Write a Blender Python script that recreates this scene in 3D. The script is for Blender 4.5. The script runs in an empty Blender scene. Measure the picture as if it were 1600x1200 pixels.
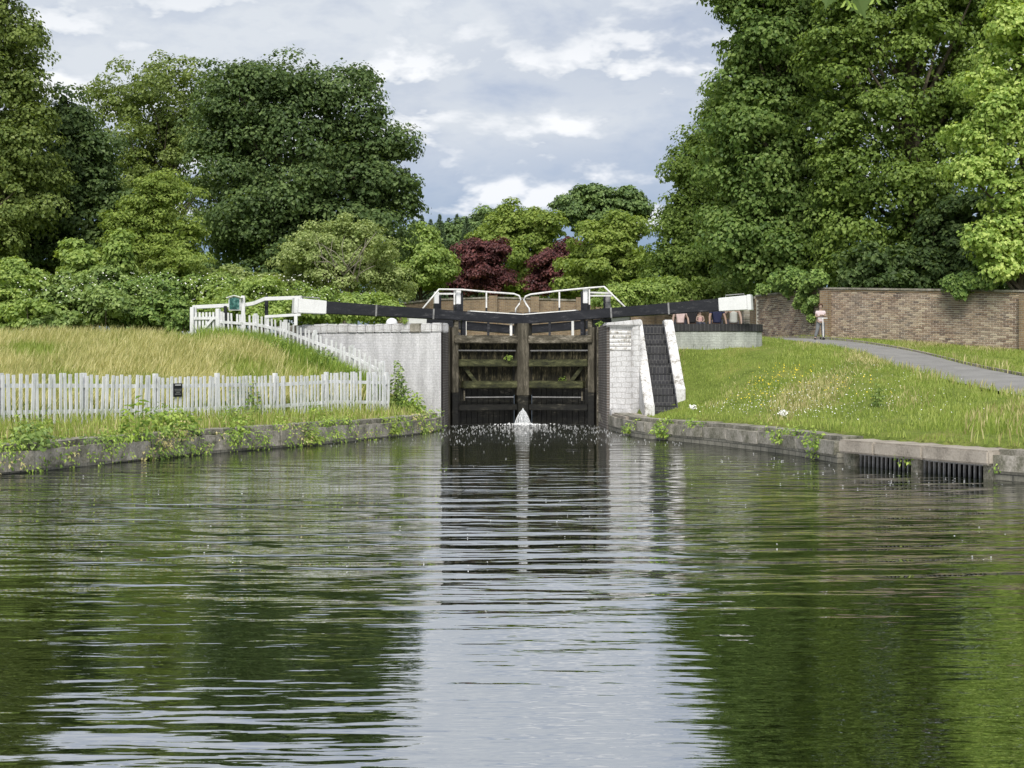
import bpy, bmesh, math, random
import numpy as np
from mathutils import Vector, Matrix

random.seed(7)
rng = np.random.default_rng(11)
R = math.radians
scn = bpy.context.scene
COL = scn.collection

# ------------------------------------------------------------------ camera
F = 2328.0                      # focal length in pixels of the 1600 px wide photograph
HOR, EYE = 573.0, 1.8           # eye level row, eye height over the water
cam = bpy.data.cameras.new('camera')
cam.sensor_width = 36.0
cam.lens = F / 1600.0 * 36.0
cam.shift_y = -(600.0 - HOR) / 1600.0
cam.clip_start = 0.1
cam.clip_end = 4000.0
camo = bpy.data.objects.new('camera', cam)
COL.objects.link(camo)
camo.location = (0, 0, EYE)
camo.rotation_euler = (R(90), 0, 0)
scn.camera = camo

# ------------------------------------------------------------------ world, sun, exposure
SUN_EL, SUN_AZ = R(48), R(-176)     # azimuth clockwise from +Y: behind the camera, to the left
w = bpy.data.worlds.new('World')
scn.world = w
w.use_nodes = True
wn, wl = w.node_tree.nodes, w.node_tree.links
wn.clear()


def N(nodes, kind, **kw):
    n = nodes.new(kind)
    for k, v in kw.items():
        if k.startswith('i_'):
            key = k[2:]
            key = int(key) if key.isdigit() else key.replace('_', ' ')
            n.inputs[key].default_value = v
        else:
            setattr(n, k, v)
    return n


def math_node(nodes, links, op, a, b=None, c=None, clamp=False):
    n = nodes.new('ShaderNodeMath')
    n.operation = op
    n.use_clamp = clamp
    for i, x in enumerate((a, b, c)):
        if x is None:
            continue
        if isinstance(x, (int, float)):
            n.inputs[i].default_value = x
        else:
            links.new(x, n.inputs[i])
    return n.outputs[0]


def ramp(nodes, links, fac, stops, interp='LINEAR'):
    n = nodes.new('ShaderNodeValToRGB')
    n.color_ramp.interpolation = interp
    el = n.color_ramp.elements
    while len(el) < len(stops):
        el.new(0.5)
    for e, (p, c) in zip(el, stops):
        e.position = p
        e.color = (c, c, c, 1) if isinstance(c, (int, float)) else (*c, 1)
    links.new(fac, n.inputs[0])
    return n.outputs[0]


def mixc(nodes, links, fac, a, b, blend='MIX'):
    n = nodes.new('ShaderNodeMix')
    n.data_type = 'RGBA'
    n.blend_type = blend
    n.clamp_factor = True
    for idx, x in ((0, fac), (6, a), (7, b)):
        if isinstance(x, (int, float)):
            n.inputs[idx].default_value = x
        elif isinstance(x, tuple):
            n.inputs[idx].default_value = (*x, 1)
        else:
            links.new(x, n.inputs[idx])
    return n.outputs[2]


sky = N(wn, 'ShaderNodeTexSky', sky_type='NISHITA', sun_disc=False)
sky.sun_elevation = SUN_EL
sky.sun_rotation = SUN_AZ
sky.air_density = 1.0
sky.dust_density = 1.5
tc = N(wn, 'ShaderNodeTexCoord')
sep = N(wn, 'ShaderNodeSeparateXYZ')
wl.new(tc.outputs['Generated'], sep.inputs[0])
# clouds: noise over the directions of the sky, flattened; a second look a little higher up tells the lit tops from the grey undersides
def wnoise(scale, detail, rough, offs, zs=2.8, dist=0.0):
    m = N(wn, 'ShaderNodeMapping')
    m.inputs['Location'].default_value = offs
    m.inputs['Scale'].default_value = (1, 1, zs)
    wl.new(tc.outputs['Generated'], m.inputs[0])
    n = N(wn, 'ShaderNodeTexNoise', i_Scale=scale, i_Detail=detail, i_Roughness=rough, i_Distortion=dist)
    wl.new(m.outputs[0], n.inputs['Vector'])
    return n.outputs[0]
CO = (0.9, 0.55, 0.12)
dens = wnoise(12.0, 5, 0.56, CO, 2.2, 0.15)
dens_up = wnoise(12.0, 5, 0.56, (CO[0], CO[1], CO[2] + 0.030), 2.2, 0.15)
lit = math_node(wn, wl, 'SUBTRACT', dens, dens_up)
veil = wnoise(2.2, 2, 0.5, (1.3, 0.4, 2.0), 4.0)
puff = ramp(wn, wl, dens, [(0.47, 0.0), (0.60, 1.0)])
band = ramp(wn, wl, sep.outputs[2], [(0.02, 0.4), (0.10, 1.0), (0.19, 1.0), (0.26, 0.12)])
bright = math_node(wn, wl, 'MULTIPLY', math_node(wn, wl, 'MULTIPLY', ramp(wn, wl, lit, [(0.0, 0.0), (0.10, 1.0)]), puff), band)
cover = ramp(wn, wl, math_node(wn, wl, 'ADD', math_node(wn, wl, 'MULTIPLY', veil, 0.5), math_node(wn, wl, 'MULTIPLY', dens, 0.5)), [(0.36, 0.45), (0.52, 1.0)])
lowz = ramp(wn, wl, sep.outputs[2], [(0.07, 0.12), (0.16, 1.0)])          # thinner veil over the far horizon
cover = math_node(wn, wl, 'MULTIPLY', cover, lowz)
grey = ramp(wn, wl, veil, [(0.30, (5.9, 6.4, 7.2)), (0.60, (7.0, 7.45, 8.05))])
grey = mixc(wn, wl, math_node(wn, wl, 'MULTIPLY', ramp(wn, wl, lit, [(-0.0, 1.0), (0.04, 0.0)]), math_node(wn, wl, 'MULTIPLY', puff, 0.5)), grey, (4.6, 5.3, 6.6))
skyc = mixc(wn, wl, 1.0, sky.outputs[0], (0.46, 0.58, 0.84), 'MULTIPLY')
both = mixc(wn, wl, cover, skyc, grey)
both = mixc(wn, wl, math_node(wn, wl, 'MULTIPLY', bright, 0.78), both, (10.2, 10.3, 10.5))
bg = N(wn, 'ShaderNodeBackground', i_Strength=0.054)
wl.new(both, bg.inputs[0])
wo = N(wn, 'ShaderNodeOutputWorld')
wl.new(bg.outputs[0], wo.inputs[0])

sl = bpy.data.lights.new('sun', 'SUN')
sl.energy = 2.5
sl.angle = R(24)
sl.color = (1.0, 0.95, 0.87)
so = bpy.data.objects.new('sun', sl)
COL.objects.link(so)
sdir = Vector((math.sin(SUN_AZ) * math.cos(SUN_EL), math.cos(SUN_AZ) * math.cos(SUN_EL), math.sin(SUN_EL)))
so.rotation_euler = (-sdir).to_track_quat('-Z', 'Y').to_euler()
so.location = sdir * 60

scn.view_settings.view_transform = 'Standard'
scn.view_settings.look = 'None'
scn.view_settings.gamma = 1.0
scn.view_settings.use_curve_mapping = False
scn.view_settings.exposure = 0.95
scn.cycles.max_bounces = 4
scn.cycles.diffuse_bounces = 2
scn.cycles.glossy_bounces = 2
scn.cycles.transmission_bounces = 2

# ------------------------------------------------------------------ helpers
def X(px, d):
    return (px - 800.0) / F * d


def Z(py, d):
    return EYE + (HOR - py) / F * d


WLOC = {}


def tag(o, label=None, cat=None, group=None, kind=None):
    if label: o['label'] = label
    if cat: o['category'] = cat
    if group: o['group'] = group
    if kind: o['kind'] = kind
    return o


def empty(name, loc, label=None, cat=None, group=None):
    o = bpy.data.objects.new(name, None)
    o.empty_display_size = 0.2
    COL.objects.link(o)
    o.location = loc
    WLOC[o.name] = Vector(loc)
    return tag(o, label, cat, group)


def link_mesh(name, me, mat, parent=None):
    o = bpy.data.objects.new(name, me)
    COL.objects.link(o)
    if mat is not None and not me.materials:
        me.materials.append(mat)
    if parent is not None:
        o.parent = parent
        WLOC[o.name] = WLOC.get(parent.name, Vector((0, 0, 0)))
    return o


def np_mesh(name, v, faces_flat, sizes):
    me = bpy.data.meshes.new(name)
    v = np.asarray(v, dtype=np.float32)
    faces_flat = np.asarray(faces_flat, dtype=np.int32)
    sizes = np.asarray(sizes, dtype=np.int32)
    me.vertices.add(len(v))
    me.vertices.foreach_set('co', v.ravel())
    me.loops.add(len(faces_flat))
    me.loops.foreach_set('vertex_index', faces_flat)
    me.polygons.add(len(sizes))
    starts = np.concatenate(([0], np.cumsum(sizes)[:-1])).astype(np.int32)
    me.polygons.foreach_set('loop_start', starts)
    me.update(calc_edges=True)
    return me


def place(name, v, flat, sizes, mat, parent=None, smooth=False):
    """world-space vertices -> object whose origin is its base (or its parent's base)"""
    v = np.asarray(v, dtype=np.float64)
    if parent is None:
        loc = np.array([(v[:, 0].min() + v[:, 0].max()) / 2, (v[:, 1].min() + v[:, 1].max()) / 2, v[:, 2].min()])
    else:
        loc = np.array(WLOC.get(parent.name, Vector((0, 0, 0))))
    me = np_mesh(name, v - loc, flat, sizes)
    me.polygons.foreach_set('use_smooth', np.full(len(me.polygons), bool(smooth)))
    o = link_mesh(name, me, mat, parent)
    if parent is None:
        o.location = loc
        WLOC[o.name] = Vector(loc)
    return o


class MB:
    def __init__(s):
        s.v, s.f = [], []

    def add(s, vs, fs):
        b = len(s.v)
        s.v += [tuple(p) for p in vs]
        s.f += [tuple(i + b for i in f) for f in fs]
        return s

    def box(s, c, dims, rz=0.0, rx=0.0, ry=0.0):
        m = Matrix.Translation(c) @ Matrix.Rotation(rz, 4, 'Z') @ Matrix.Rotation(ry, 4, 'Y') @ Matrix.Rotation(rx, 4, 'X')
        hx, hy, hz = dims[0] / 2, dims[1] / 2, dims[2] / 2
        vs = [m @ Vector(p) for p in ((-hx, -hy, -hz), (hx, -hy, -hz), (hx, hy, -hz), (-hx, hy, -hz), (-hx, -hy, hz), (hx, -hy, hz), (hx, hy, hz), (-hx, hy, hz))]
        return s.add(vs, ((0, 3, 2, 1), (4, 5, 6, 7), (0, 1, 5, 4), (1, 2, 6, 5), (2, 3, 7, 6), (3, 0, 4, 7)))

    def bar(s, a, b, wy, hz):
        """box from a to b (3D points): wy horizontal thickness, hz thickness in the upright plane"""
        a, b = Vector(a), Vector(b)
        d = (b - a).normalized()
        side = d.cross(Vector((0, 0, 1)))
        if side.length < 1e-4: side = Vector((1, 0, 0))
        side.normalize()
        up = side.cross(d).normalized()
        vs = []
        for p in (a, b):
            for su, uu in ((-1, -1), (1, -1), (1, 1), (-1, 1)):
                vs.append(p + side * su * wy / 2 + up * uu * hz / 2)
        return s.add(vs, ((3, 2, 1, 0), (4, 5, 6, 7), (0, 1, 5, 4), (1, 2, 6, 5), (2, 3, 7, 6), (3, 0, 4, 7)))

    def prism(s, poly, z0, z1):
        n = len(poly)
        zz0 = z0 if isinstance(z0, (list, tuple)) else [z0] * n
        zz1 = z1 if isinstance(z1, (list, tuple)) else [z1] * n
        vs = [(p[0], p[1], zz0[i]) for i, p in enumerate(poly)] + [(p[0], p[1], zz1[i]) for i, p in enumerate(poly)]
        fs = [tuple(range(n - 1, -1, -1)), tuple(range(n, 2 * n))] + [(i, (i + 1) % n, n + (i + 1) % n, n + i) for i in range(n)]
        return s.add(vs, fs)

    def tube(s, pts, rad, sides=6, cap=True):
        pts = [Vector(p) for p in pts]
        n = len(pts)
        if isinstance(rad, (int, float)): rad = [rad] * n
        rings = []
        ref = Vector((0.31, 0.17, 0.93))
        for i, p in enumerate(pts):
            d = (pts[min(i + 1, n - 1)] - pts[max(i - 1, 0)])
            d = d.normalized() if d.length > 1e-9 else Vector((0, 0, 1))
            u = d.cross(ref)
            if u.length < 0.05: u = d.cross(Vector((1, 0, 0)))
            u.normalize()
            vv = d.cross(u)
            rings.append([p + (u * math.cos(2 * math.pi * k / sides) + vv * math.sin(2 * math.pi * k / sides)) * rad[i] for k in range(sides)])
        vs = [q for r in rings for q in r]
        fs = []
        for i in range(n - 1):
            for k in range(sides):
                a, b = i * sides + k, i * sides + (k + 1) % sides
                fs.append((a, b, b + sides, a + sides))
        if cap:
            fs.append(tuple(range(sides - 1, -1, -1)))
            fs.append(tuple((n - 1) * sides + k for k in range(sides)))
        return s.add(vs, fs)

    def lathe(s, c, prof, sides=12):
        vs, fs = [], []
        for r, z in prof:
            for k in range(sides):
                a = 2 * math.pi * k / sides
                vs.append((c[0] + r * math.cos(a), c[1] + r * math.sin(a), c[2] + z))
        for i in range(len(prof) - 1):
            for k in range(sides):
                a, b = i * sides + k, i * sides + (k + 1) % sides
                fs.append((a, b, b + sides, a + sides))
        fs.append(tuple(range(sides - 1, -1, -1)))
        fs.append(tuple((len(prof) - 1) * sides + k for k in range(sides)))
        return s.add(vs, fs)

    def build(s, name, mat, parent=None, bevel=0.0, smooth=False, rough=0.0):
        v = np.array(s.v, dtype=np.float64)
        if rough: v = v + rng.normal(0, rough, v.shape)
        flat = [i for f in s.f for i in f]
        o = place(name, v, flat, [len(f) for f in s.f], mat, parent, smooth)
        if bevel:
            bm = bmesh.new()
            bm.from_mesh(o.data)
            bmesh.ops.bevel(bm, geom=list(bm.edges), offset=bevel, segments=2, affect='EDGES', clamp_overlap=True)
            bm.to_mesh(o.data)
            bm.free()
            o.data.polygons.foreach_set('use_smooth', np.full(len(o.data.polygons), bool(smooth)))
        return o


def copy_obj(o, name, parent=None):
    c = o.copy()
    c.name = name
    COL.objects.link(c)
    if parent is not None: c.parent = parent
    return c


# ------------------------------------------------------------------ materials
def new_mat(name):
    m = bpy.data.materials.new(name)
    m.use_nodes = True
    nt = m.node_tree
    b = nt.nodes['Principled BSDF']
    return m, nt.nodes, nt.links, b


def wpos(nodes, links, scale=(1, 1, 1), loc=(0, 0, 0)):
    g = nodes.new('ShaderNodeNewGeometry')
    mp = nodes.new('ShaderNodeMapping')
    mp.inputs['Scale'].default_value = scale
    mp.inputs['Location'].default_value = loc
    links.new(g.outputs['Position'], mp.inputs[0])
    return mp.outputs[0]


def noise(nodes, links, vec, scale, detail=4, rough=0.55, dist=0.0):
    n = nodes.new('ShaderNodeTexNoise')
    n.inputs['Scale'].default_value = scale
    n.inputs['Detail'].default_value = detail
    n.inputs['Roughness'].default_value = rough
    n.inputs['Distortion'].default_value = dist
    links.new(vec, n.inputs['Vector'])
    return n.outputs[0]


def bump(nodes, links, height, strength, dist, b):
    n = nodes.new('ShaderNodeBump')
    n.inputs['Strength'].default_value = strength
    n.inputs['Distance'].default_value = dist
    links.new(height, n.inputs['Height'])
    links.new(n.outputs[0], b.inputs['Normal'])


def mottled(name, stops, scale=3.0, stretch=(1, 1, 1), rough=0.8, bumpd=0.01, fine=30.0, spec=0.3):
    m, nd, lk, b = new_mat(name)
    v = wpos(nd, lk, stretch)
    n1 = noise(nd, lk, v, scale, 6, 0.65)
    n2 = noise(nd, lk, v, fine, 4, 0.6)
    f = math_node(nd, lk, 'ADD', math_node(nd, lk, 'MULTIPLY', n1, 0.65), math_node(nd, lk, 'MULTIPLY', n2, 0.35))
    lk.new(ramp(nd, lk, f, stops), b.inputs['Base Color'])
    b.inputs['Roughness'].default_value = rough
    b.inputs['Specular IOR Level'].default_value = spec
    if bumpd: bump(nd, lk, n2, 0.6, bumpd, b)
    return m


def leaf_mat(name, c_dark, c_mid, c_light, trans=0.3, gloss=0.5, spec=0.25, patch=0.5, gain=2.4):
    m, nd, lk, b = new_mat(name)
    c_dark, c_mid, c_light = [tuple(x * gain for x in q) for q in (c_dark, c_mid, c_light)]
    g = nd.new('ShaderNodeNewGeometry')
    v = wpos(nd, lk)
    n1 = noise(nd, lk, v, patch, 3, 0.6)
    f = math_node(nd, lk, 'ADD', math_node(nd, lk, 'MULTIPLY', g.outputs['Random Per Island'], 0.5), math_node(nd, lk, 'MULTIPLY', n1, 0.5))
    c = ramp(nd, lk, f, [(0.22, c_dark), (0.48, c_mid), (0.80, c_light)])
    lk.new(c, b.inputs['Base Color'])
    b.inputs['Roughness'].default_value = gloss
    b.inputs['Specular IOR Level'].default_value = spec
    t = nd.new('ShaderNodeBsdfTranslucent')
    c2 = mixc(nd, lk, 1.0, c, (1.5, 1.45, 0.7), 'MULTIPLY')
    lk.new(c2, t.inputs[0])
    mx = nd.new('ShaderNodeMixShader')
    mx.inputs[0].default_value = trans
    lk.new(b.outputs[0], mx.inputs[1])
    lk.new(t.outputs[0], mx.inputs[2])
    lk.new(mx.outputs[0], nd['Material Output'].inputs[0])
    return m


def brick_mat(name, c1, c2, mortar, ucoord=(1, 1), bw=0.225, bh=0.075, rough=0.9, msize=0.010, stain=0.5, worn=None, bumpd=0.006, warp=0.0):
    """world-space brickwork; ucoord = weights of x and y along the course"""
    m, nd, lk, b = new_mat(name)
    g = nd.new('ShaderNodeNewGeometry')
    s = nd.new('ShaderNodeSeparateXYZ')
    lk.new(g.outputs['Position'], s.inputs[0])
    u = math_node(nd, lk, 'ADD', math_node(nd, lk, 'MULTIPLY', s.outputs[0], ucoord[0]), math_node(nd, lk, 'MULTIPLY', s.outputs[1], ucoord[1]))
    cb = nd.new('ShaderNodeCombineXYZ')
    zc_ = s.outputs[2]
    if warp:
        wv = math_node(nd, lk, 'MULTIPLY', math_node(nd, lk, 'SUBTRACT', noise(nd, lk, wpos(nd, lk), 2.5, 3, 0.6), 0.5), warp)
        wv2 = math_node(nd, lk, 'MULTIPLY', math_node(nd, lk, 'SUBTRACT', noise(nd, lk, wpos(nd, lk, (1, 1, 1), (5, 2, 8)), 2.5, 3, 0.6), 0.5), warp)
        u = math_node(nd, lk, 'ADD', u, wv)
        zc_ = math_node(nd, lk, 'ADD', zc_, wv2)
    lk.new(u, cb.inputs[0])
    lk.new(zc_, cb.inputs[1])
    br = nd.new('ShaderNodeTexBrick')
    br.inputs['Scale'].default_value = 1.0
    br.inputs['Brick Width'].default_value = bw
    br.inputs['Row Height'].default_value = bh
    br.inputs['Mortar Size'].default_value = msize
    br.inputs['Mortar Smooth'].default_value = 0.2
    br.inputs['Color1'].default_value = (*c1, 1)
    br.inputs['Color2'].default_value = (*c2, 1)
    br.inputs['Mortar'].default_value = (*mortar, 1)
    lk.new(cb.outputs[0], br.inputs['Vector'])
    v = wpos(nd, lk, (1.3, 1.3, 0.22))
    n1 = noise(nd, lk, v, 2.6, 6, 0.68)
    n2 = noise(nd, lk, wpos(nd, lk), 28, 4, 0.6)
    col = mixc(nd, lk, ramp(nd, lk, n1, [(0.35, 0.0), (0.7, stain)]), br.outputs[0], (0.05, 0.05, 0.045))
    col = mixc(nd, lk, 0.35, col, mixc(nd, lk, 1.0, col, ramp(nd, lk, n2, [(0.3, 0.35), (0.7, 1.5)]), 'MULTIPLY'))
    if worn:
        wf = ramp(nd, lk, noise(nd, lk, v, worn[1], 7, 0.7), [(worn[2], 0.0), (worn[2] + 0.06, 1.0)])
        col = mixc(nd, lk, wf, col, worn[0])
    lk.new(col, b.inputs['Base Color'])
    b.inputs['Roughness'].default_value = rough
    b.inputs['Specular IOR Level'].default_value = 0.25
    h = math_node(nd, lk, 'ADD', math_node(nd, lk, 'MULTIPLY', br.outputs['Fac'], -1.0), math_node(nd, lk, 'MULTIPLY', n2, 0.7))
    bump(nd, lk, h, 0.7, bumpd, b)
    return m


M = {}
M['bark'] = mottled('bark', [(0.3, (0.035, 0.028, 0.02)), (0.7, (0.13, 0.11, 0.08))], 3, (1, 1, 0.25), 0.95, 0.02)
M['deadwood'] = mottled('dead_wood', [(0.3, (0.16, 0.14, 0.11)), (0.7, (0.34, 0.31, 0.26))], 3, (1, 1, 0.25), 0.95, 0.01)
M['white'] = mottled('white_paint', [(0.25, (0.36, 0.36, 0.34)), (0.42, (0.60, 0.61, 0.62)), (0.7, (0.70, 0.71, 0.72))], 4, (1, 1, 0.6), 0.6, 0.003)
M['picket'] = mottled('weathered_white_paint', [(0.30, (0.22, 0.24, 0.19)), (0.40, (0.50, 0.52, 0.51)), (0.52, (0.67, 0.68, 0.70))], 5, (1, 1, 0.4), 0.7, 0.003)
M['black'] = mottled('black_paint', [(0.3, (0.006, 0.007, 0.010)), (0.56, (0.017, 0.018, 0.023)), (0.70, (0.12, 0.12, 0.125))], 4, (0.5, 1, 2.5), 0.45, 0.008, 30)
M['iron'] = mottled('grey_iron', [(0.3, (0.10, 0.10, 0.10)), (0.7, (0.30, 0.30, 0.30))], 6, (1, 1, 1), 0.5, 0.002)
M['rail_white'] = mottled('white_rail_paint', [(0.3, (0.45, 0.45, 0.43)), (0.6, (0.72, 0.72, 0.72))], 8, (1, 1, 1), 0.5, 0.001)
M['tarmac'] = mottled('tarmac', [(0.3, (0.15, 0.147, 0.143)), (0.7, (0.26, 0.255, 0.247))], 1.2, (1, 1, 1), 0.9, 0.006, 90)
M['coping'] = mottled('coping_stone', [(0.32, (0.045, 0.048, 0.032)), (0.45, (0.145, 0.14, 0.108)), (0.57, (0.28, 0.262, 0.228)), (0.70, (0.43, 0.41, 0.37))], 2.6, (1, 1, 1), 0.92, 0.015, 24)
M['slab'] = mottled('pale_stone_slab', [(0.3, (0.13, 0.115, 0.095)), (0.5, (0.29, 0.26, 0.22)), (0.75, (0.42, 0.38, 0.33))], 2.2, (1, 1, 1), 0.92, 0.012, 30)
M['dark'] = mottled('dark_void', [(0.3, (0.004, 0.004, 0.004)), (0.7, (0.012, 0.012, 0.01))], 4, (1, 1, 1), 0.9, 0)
M['soil'] = mottled('trodden_soil', [(0.3, (0.16, 0.12, 0.08)), (0.7, (0.34, 0.27, 0.19))], 3, (1, 1, 1), 0.95, 0.01)
M['timber'] = mottled('weathered_timber', [(0.36, (0.022, 0.020, 0.014)), (0.50, (0.085, 0.076, 0.055)), (0.64, (0.25, 0.225, 0.18))], 5, (0.5, 0.5, 1.6), 0.85, 0.02, 30)
M['timber_post'] = mottled('weathered_post', [(0.34, (0.030, 0.026, 0.018)), (0.50, (0.055, 0.050, 0.036)), (0.68, (0.18, 0.16, 0.125))], 5, (2.0, 2.0, 0.35), 0.85, 0.02, 26)
M['plank'] = mottled('weathered_plank', [(0.42, (0.006, 0.006, 0.004)), (0.53, (0.026, 0.024, 0.013)), (0.66, (0.15, 0.13, 0.075))], 5, (2.2, 2.2, 0.5), 0.85, 0.02, 22)
M['mossy'] = mottled('mossy_timber', [(0.38, (0.008, 0.009, 0.005)), (0.53, (0.043, 0.046, 0.018)), (0.68, (0.15, 0.15, 0.075))], 4, (0.6, 0.6, 2.0), 0.8, 0.02, 24)
M['wet'] = mottled('wet_black_timber', [(0.45, (0.003, 0.003, 0.0025)), (0.57, (0.010, 0.010, 0.007)), (0.70, (0.11, 0.10, 0.08))], 4, (0.5, 0.5, 1.5), 0.55, 0.02, 20)
M['foam'] = mottled('white_foam', [(0.3, (0.6, 0.62, 0.64)), (0.7, (0.85, 0.86, 0.87))], 20, (1, 1, 1), 0.6, 0.01, 60)
m, nd, lk, b = new_mat('falling_water')
b.inputs['Base Color'].default_value = (0.72, 0.75, 0.78, 1)
b.inputs['Roughness'].default_value = 0.35
tb = nd.new('ShaderNodeBsdfTransparent')
mx = nd.new('ShaderNodeMixShader')
n1 = noise(nd, lk, wpos(nd, lk, (1, 1, 0.3)), 40, 3, 0.6)
lk.new(ramp(nd, lk, n1, [(0.38, 0.12), (0.64, 0.95)]), mx.inputs[0])
lk.new(tb.outputs[0], mx.inputs[1])
lk.new(b.outputs[0], mx.inputs[2])
lk.new(mx.outputs[0], nd['Material Output'].inputs[0])
M['spray'] = m
M['white_render'] = mottled('flaking_limewash', [(0.38, (0.20, 0.185, 0.16)), (0.44, (0.44, 0.43, 0.41)), (0.54, (0.60, 0.60, 0.605))], 4.5, (1, 1, 0.7), 0.8, 0.012, 18)
M['white_grimy'] = brick_mat('grimy_whitewash', (0.43, 0.455, 0.42), (0.39, 0.41, 0.38), (0.34, 0.36, 0.33), (1, -0.2), stain=0.45, worn=((0.13, 0.14, 0.12), 5.0, 0.60), msize=0.006, warp=0.05, bumpd=0.004)
M['white_brick'] = brick_mat('whitewashed_brick', (0.56, 0.56, 0.575), (0.53, 0.53, 0.55), (0.475, 0.475, 0.49), (1, -0.2), stain=0.42, worn=((0.30, 0.28, 0.27), 6.0, 0.66), msize=0.007, warp=0.05, bumpd=0.004)
M['white_peel'] = brick_mat('peeling_whitewash', (0.58, 0.58, 0.59), (0.54, 0.54, 0.55), (0.43, 0.42, 0.41), (1, 0.5), bw=0.27, bh=0.15, stain=0.34, worn=((0.24, 0.21, 0.18), 4.0, 0.64), msize=0.008, bumpd=0.012, warp=0.16)
M['reveal'] = brick_mat('dark_canal_brick', (0.085, 0.075, 0.068), (0.13, 0.105, 0.09), (0.26, 0.25, 0.24), (0.15, 1), stain=0.75, worn=((0.34, 0.34, 0.33), 3.0, 0.64))
M['stepbrick'] = brick_mat('blue_engineering_brick', (0.030, 0.031, 0.037), (0.052, 0.052, 0.058), (0.115, 0.115, 0.115), (1, 0), bw=0.105, bh=0.20, stain=0.4, rough=0.6, msize=0.009)
M['blackband'] = brick_mat('black_painted_brick', (0.020, 0.020, 0.023), (0.030, 0.030, 0.033), (0.09, 0.09, 0.09), (1, 0.3), bw=0.11, bh=0.26, stain=0.2, rough=0.6, msize=0.006)
M['yellowbrick'] = brick_mat('yellow_stock_brick', (0.30, 0.215, 0.125), (0.21, 0.14, 0.085), (0.30, 0.27, 0.22), (1, -0.3), stain=0.45)
M['bankbrick'] = brick_mat('damp_bank_brick', (0.17, 0.165, 0.135), (0.25, 0.24, 0.20), (0.08, 0.078, 0.066), (0.6, 1), bw=0.30, bh=0.10, stain=0.6, worn=((0.33, 0.32, 0.28), 3.0, 0.64))
M['mortar'] = mottled('lime_mortar', [(0.3, (0.52, 0.47, 0.38)), (0.7, (0.72, 0.67, 0.57))], 2, (1, 1, 1), 0.95, 0.004)


def brick_piece(name, use_object):
    m, nd, lk, b = new_mat(name)
    if use_object:
        r = nd.new('ShaderNodeObjectInfo').outputs['Random']
    else:
        r = nd.new('ShaderNodeNewGeometry').outputs['Random Per Island']
    v = wpos(nd, lk)
    c = ramp(nd, lk, r, [(0.0, (0.10, 0.070, 0.060)), (0.3, (0.19, 0.128, 0.096)), (0.65, (0.27, 0.19, 0.135)), (0.88, (0.36, 0.28, 0.20)), (1.0, (0.46, 0.39, 0.29))])
    n1 = noise(nd, lk, v, 1.3, 6, 0.7)
    n2 = noise(nd, lk, v, 45, 3, 0.6)
    c = mixc(nd, lk, ramp(nd, lk, n1, [(0.42, 0.0), (0.72, 0.6)]), c, (0.36, 0.31, 0.25))
    c = mixc(nd, lk, 0.4, c, mixc(nd, lk, 1.0, c, ramp(nd, lk, n2, [(0.3, 0.4), (0.7, 1.5)]), 'MULTIPLY'))
    lk.new(c, b.inputs['Base Color'])
    b.inputs['Roughness'].default_value = 0.92
    bump(nd, lk, n2, 0.5, 0.004, b)
    return m


M['brick_i'] = brick_piece('wall_brick', True)
M['brick_j'] = brick_piece('wall_brick_mass', False)

# foliage
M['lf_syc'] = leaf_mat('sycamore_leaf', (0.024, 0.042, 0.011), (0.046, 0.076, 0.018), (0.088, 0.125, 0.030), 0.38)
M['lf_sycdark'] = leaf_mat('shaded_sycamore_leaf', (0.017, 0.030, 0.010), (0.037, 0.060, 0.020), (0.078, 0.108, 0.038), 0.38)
M['lf_ash'] = leaf_mat('ash_leaf', (0.034, 0.052, 0.014), (0.068, 0.092, 0.024), (0.112, 0.138, 0.042), 0.38)
M['lf_haw'] = leaf_mat('hawthorn_leaf', (0.048, 0.074, 0.016), (0.086, 0.118, 0.024), (0.142, 0.176, 0.045), 0.38)
M['lf_shrub'] = leaf_mat('dusty_shrub_leaf', (0.060, 0.085, 0.026), (0.11, 0.14, 0.048), (0.19, 0.215, 0.10), 0.38)
M['lf_bright'] = leaf_mat('bright_leaf', (0.058, 0.090, 0.022), (0.100, 0.142, 0.036), (0.165, 0.205, 0.062), 0.38)
M['lf_bramble'] = leaf_mat('bramble_leaf', (0.032, 0.055, 0.015), (0.070, 0.103, 0.027), (0.130, 0.168, 0.058), 0.25, patch=1.0)
M['lf_purple'] = leaf_mat('purple_plum_leaf', (0.020, 0.009, 0.010), (0.044, 0.016, 0.017), (0.085, 0.033, 0.030), 0.25)
M['lf_chest'] = leaf_mat('plane_leaf', (0.032, 0.055, 0.012), (0.066, 0.098, 0.021), (0.118, 0.158, 0.040), 0.38)
M['lf_chestdk'] = leaf_mat('broad_green_leaf', (0.030, 0.055, 0.014), (0.056, 0.089, 0.022), (0.105, 0.142, 0.043), 0.38)
M['lf_maple'] = leaf_mat('pale_maple_leaf', (0.065, 0.105, 0.022), (0.125, 0.175, 0.042), (0.24, 0.28, 0.095), 0.38)
M['lf_far'] = leaf_mat('far_leaf', (0.028, 0.050, 0.018), (0.052, 0.080, 0.026), (0.085, 0.12, 0.04), 0.2)
M['lf_conifer'] = leaf_mat('conifer_needle', (0.020, 0.034, 0.018), (0.034, 0.054, 0.028), (0.055, 0.08, 0.036), 0.1)
M['lf_ivy'] = leaf_mat('ivy_leaf', (0.026, 0.050, 0.012), (0.056, 0.090, 0.020), (0.105, 0.145, 0.038), 0.2)
M['grass_gold'] = leaf_mat('seeding_grass', (0.135, 0.158, 0.045), (0.29, 0.28, 0.120), (0.46, 0.425, 0.25), 0.3, 0.6, 0.2, 0.55, 1.6)
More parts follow.
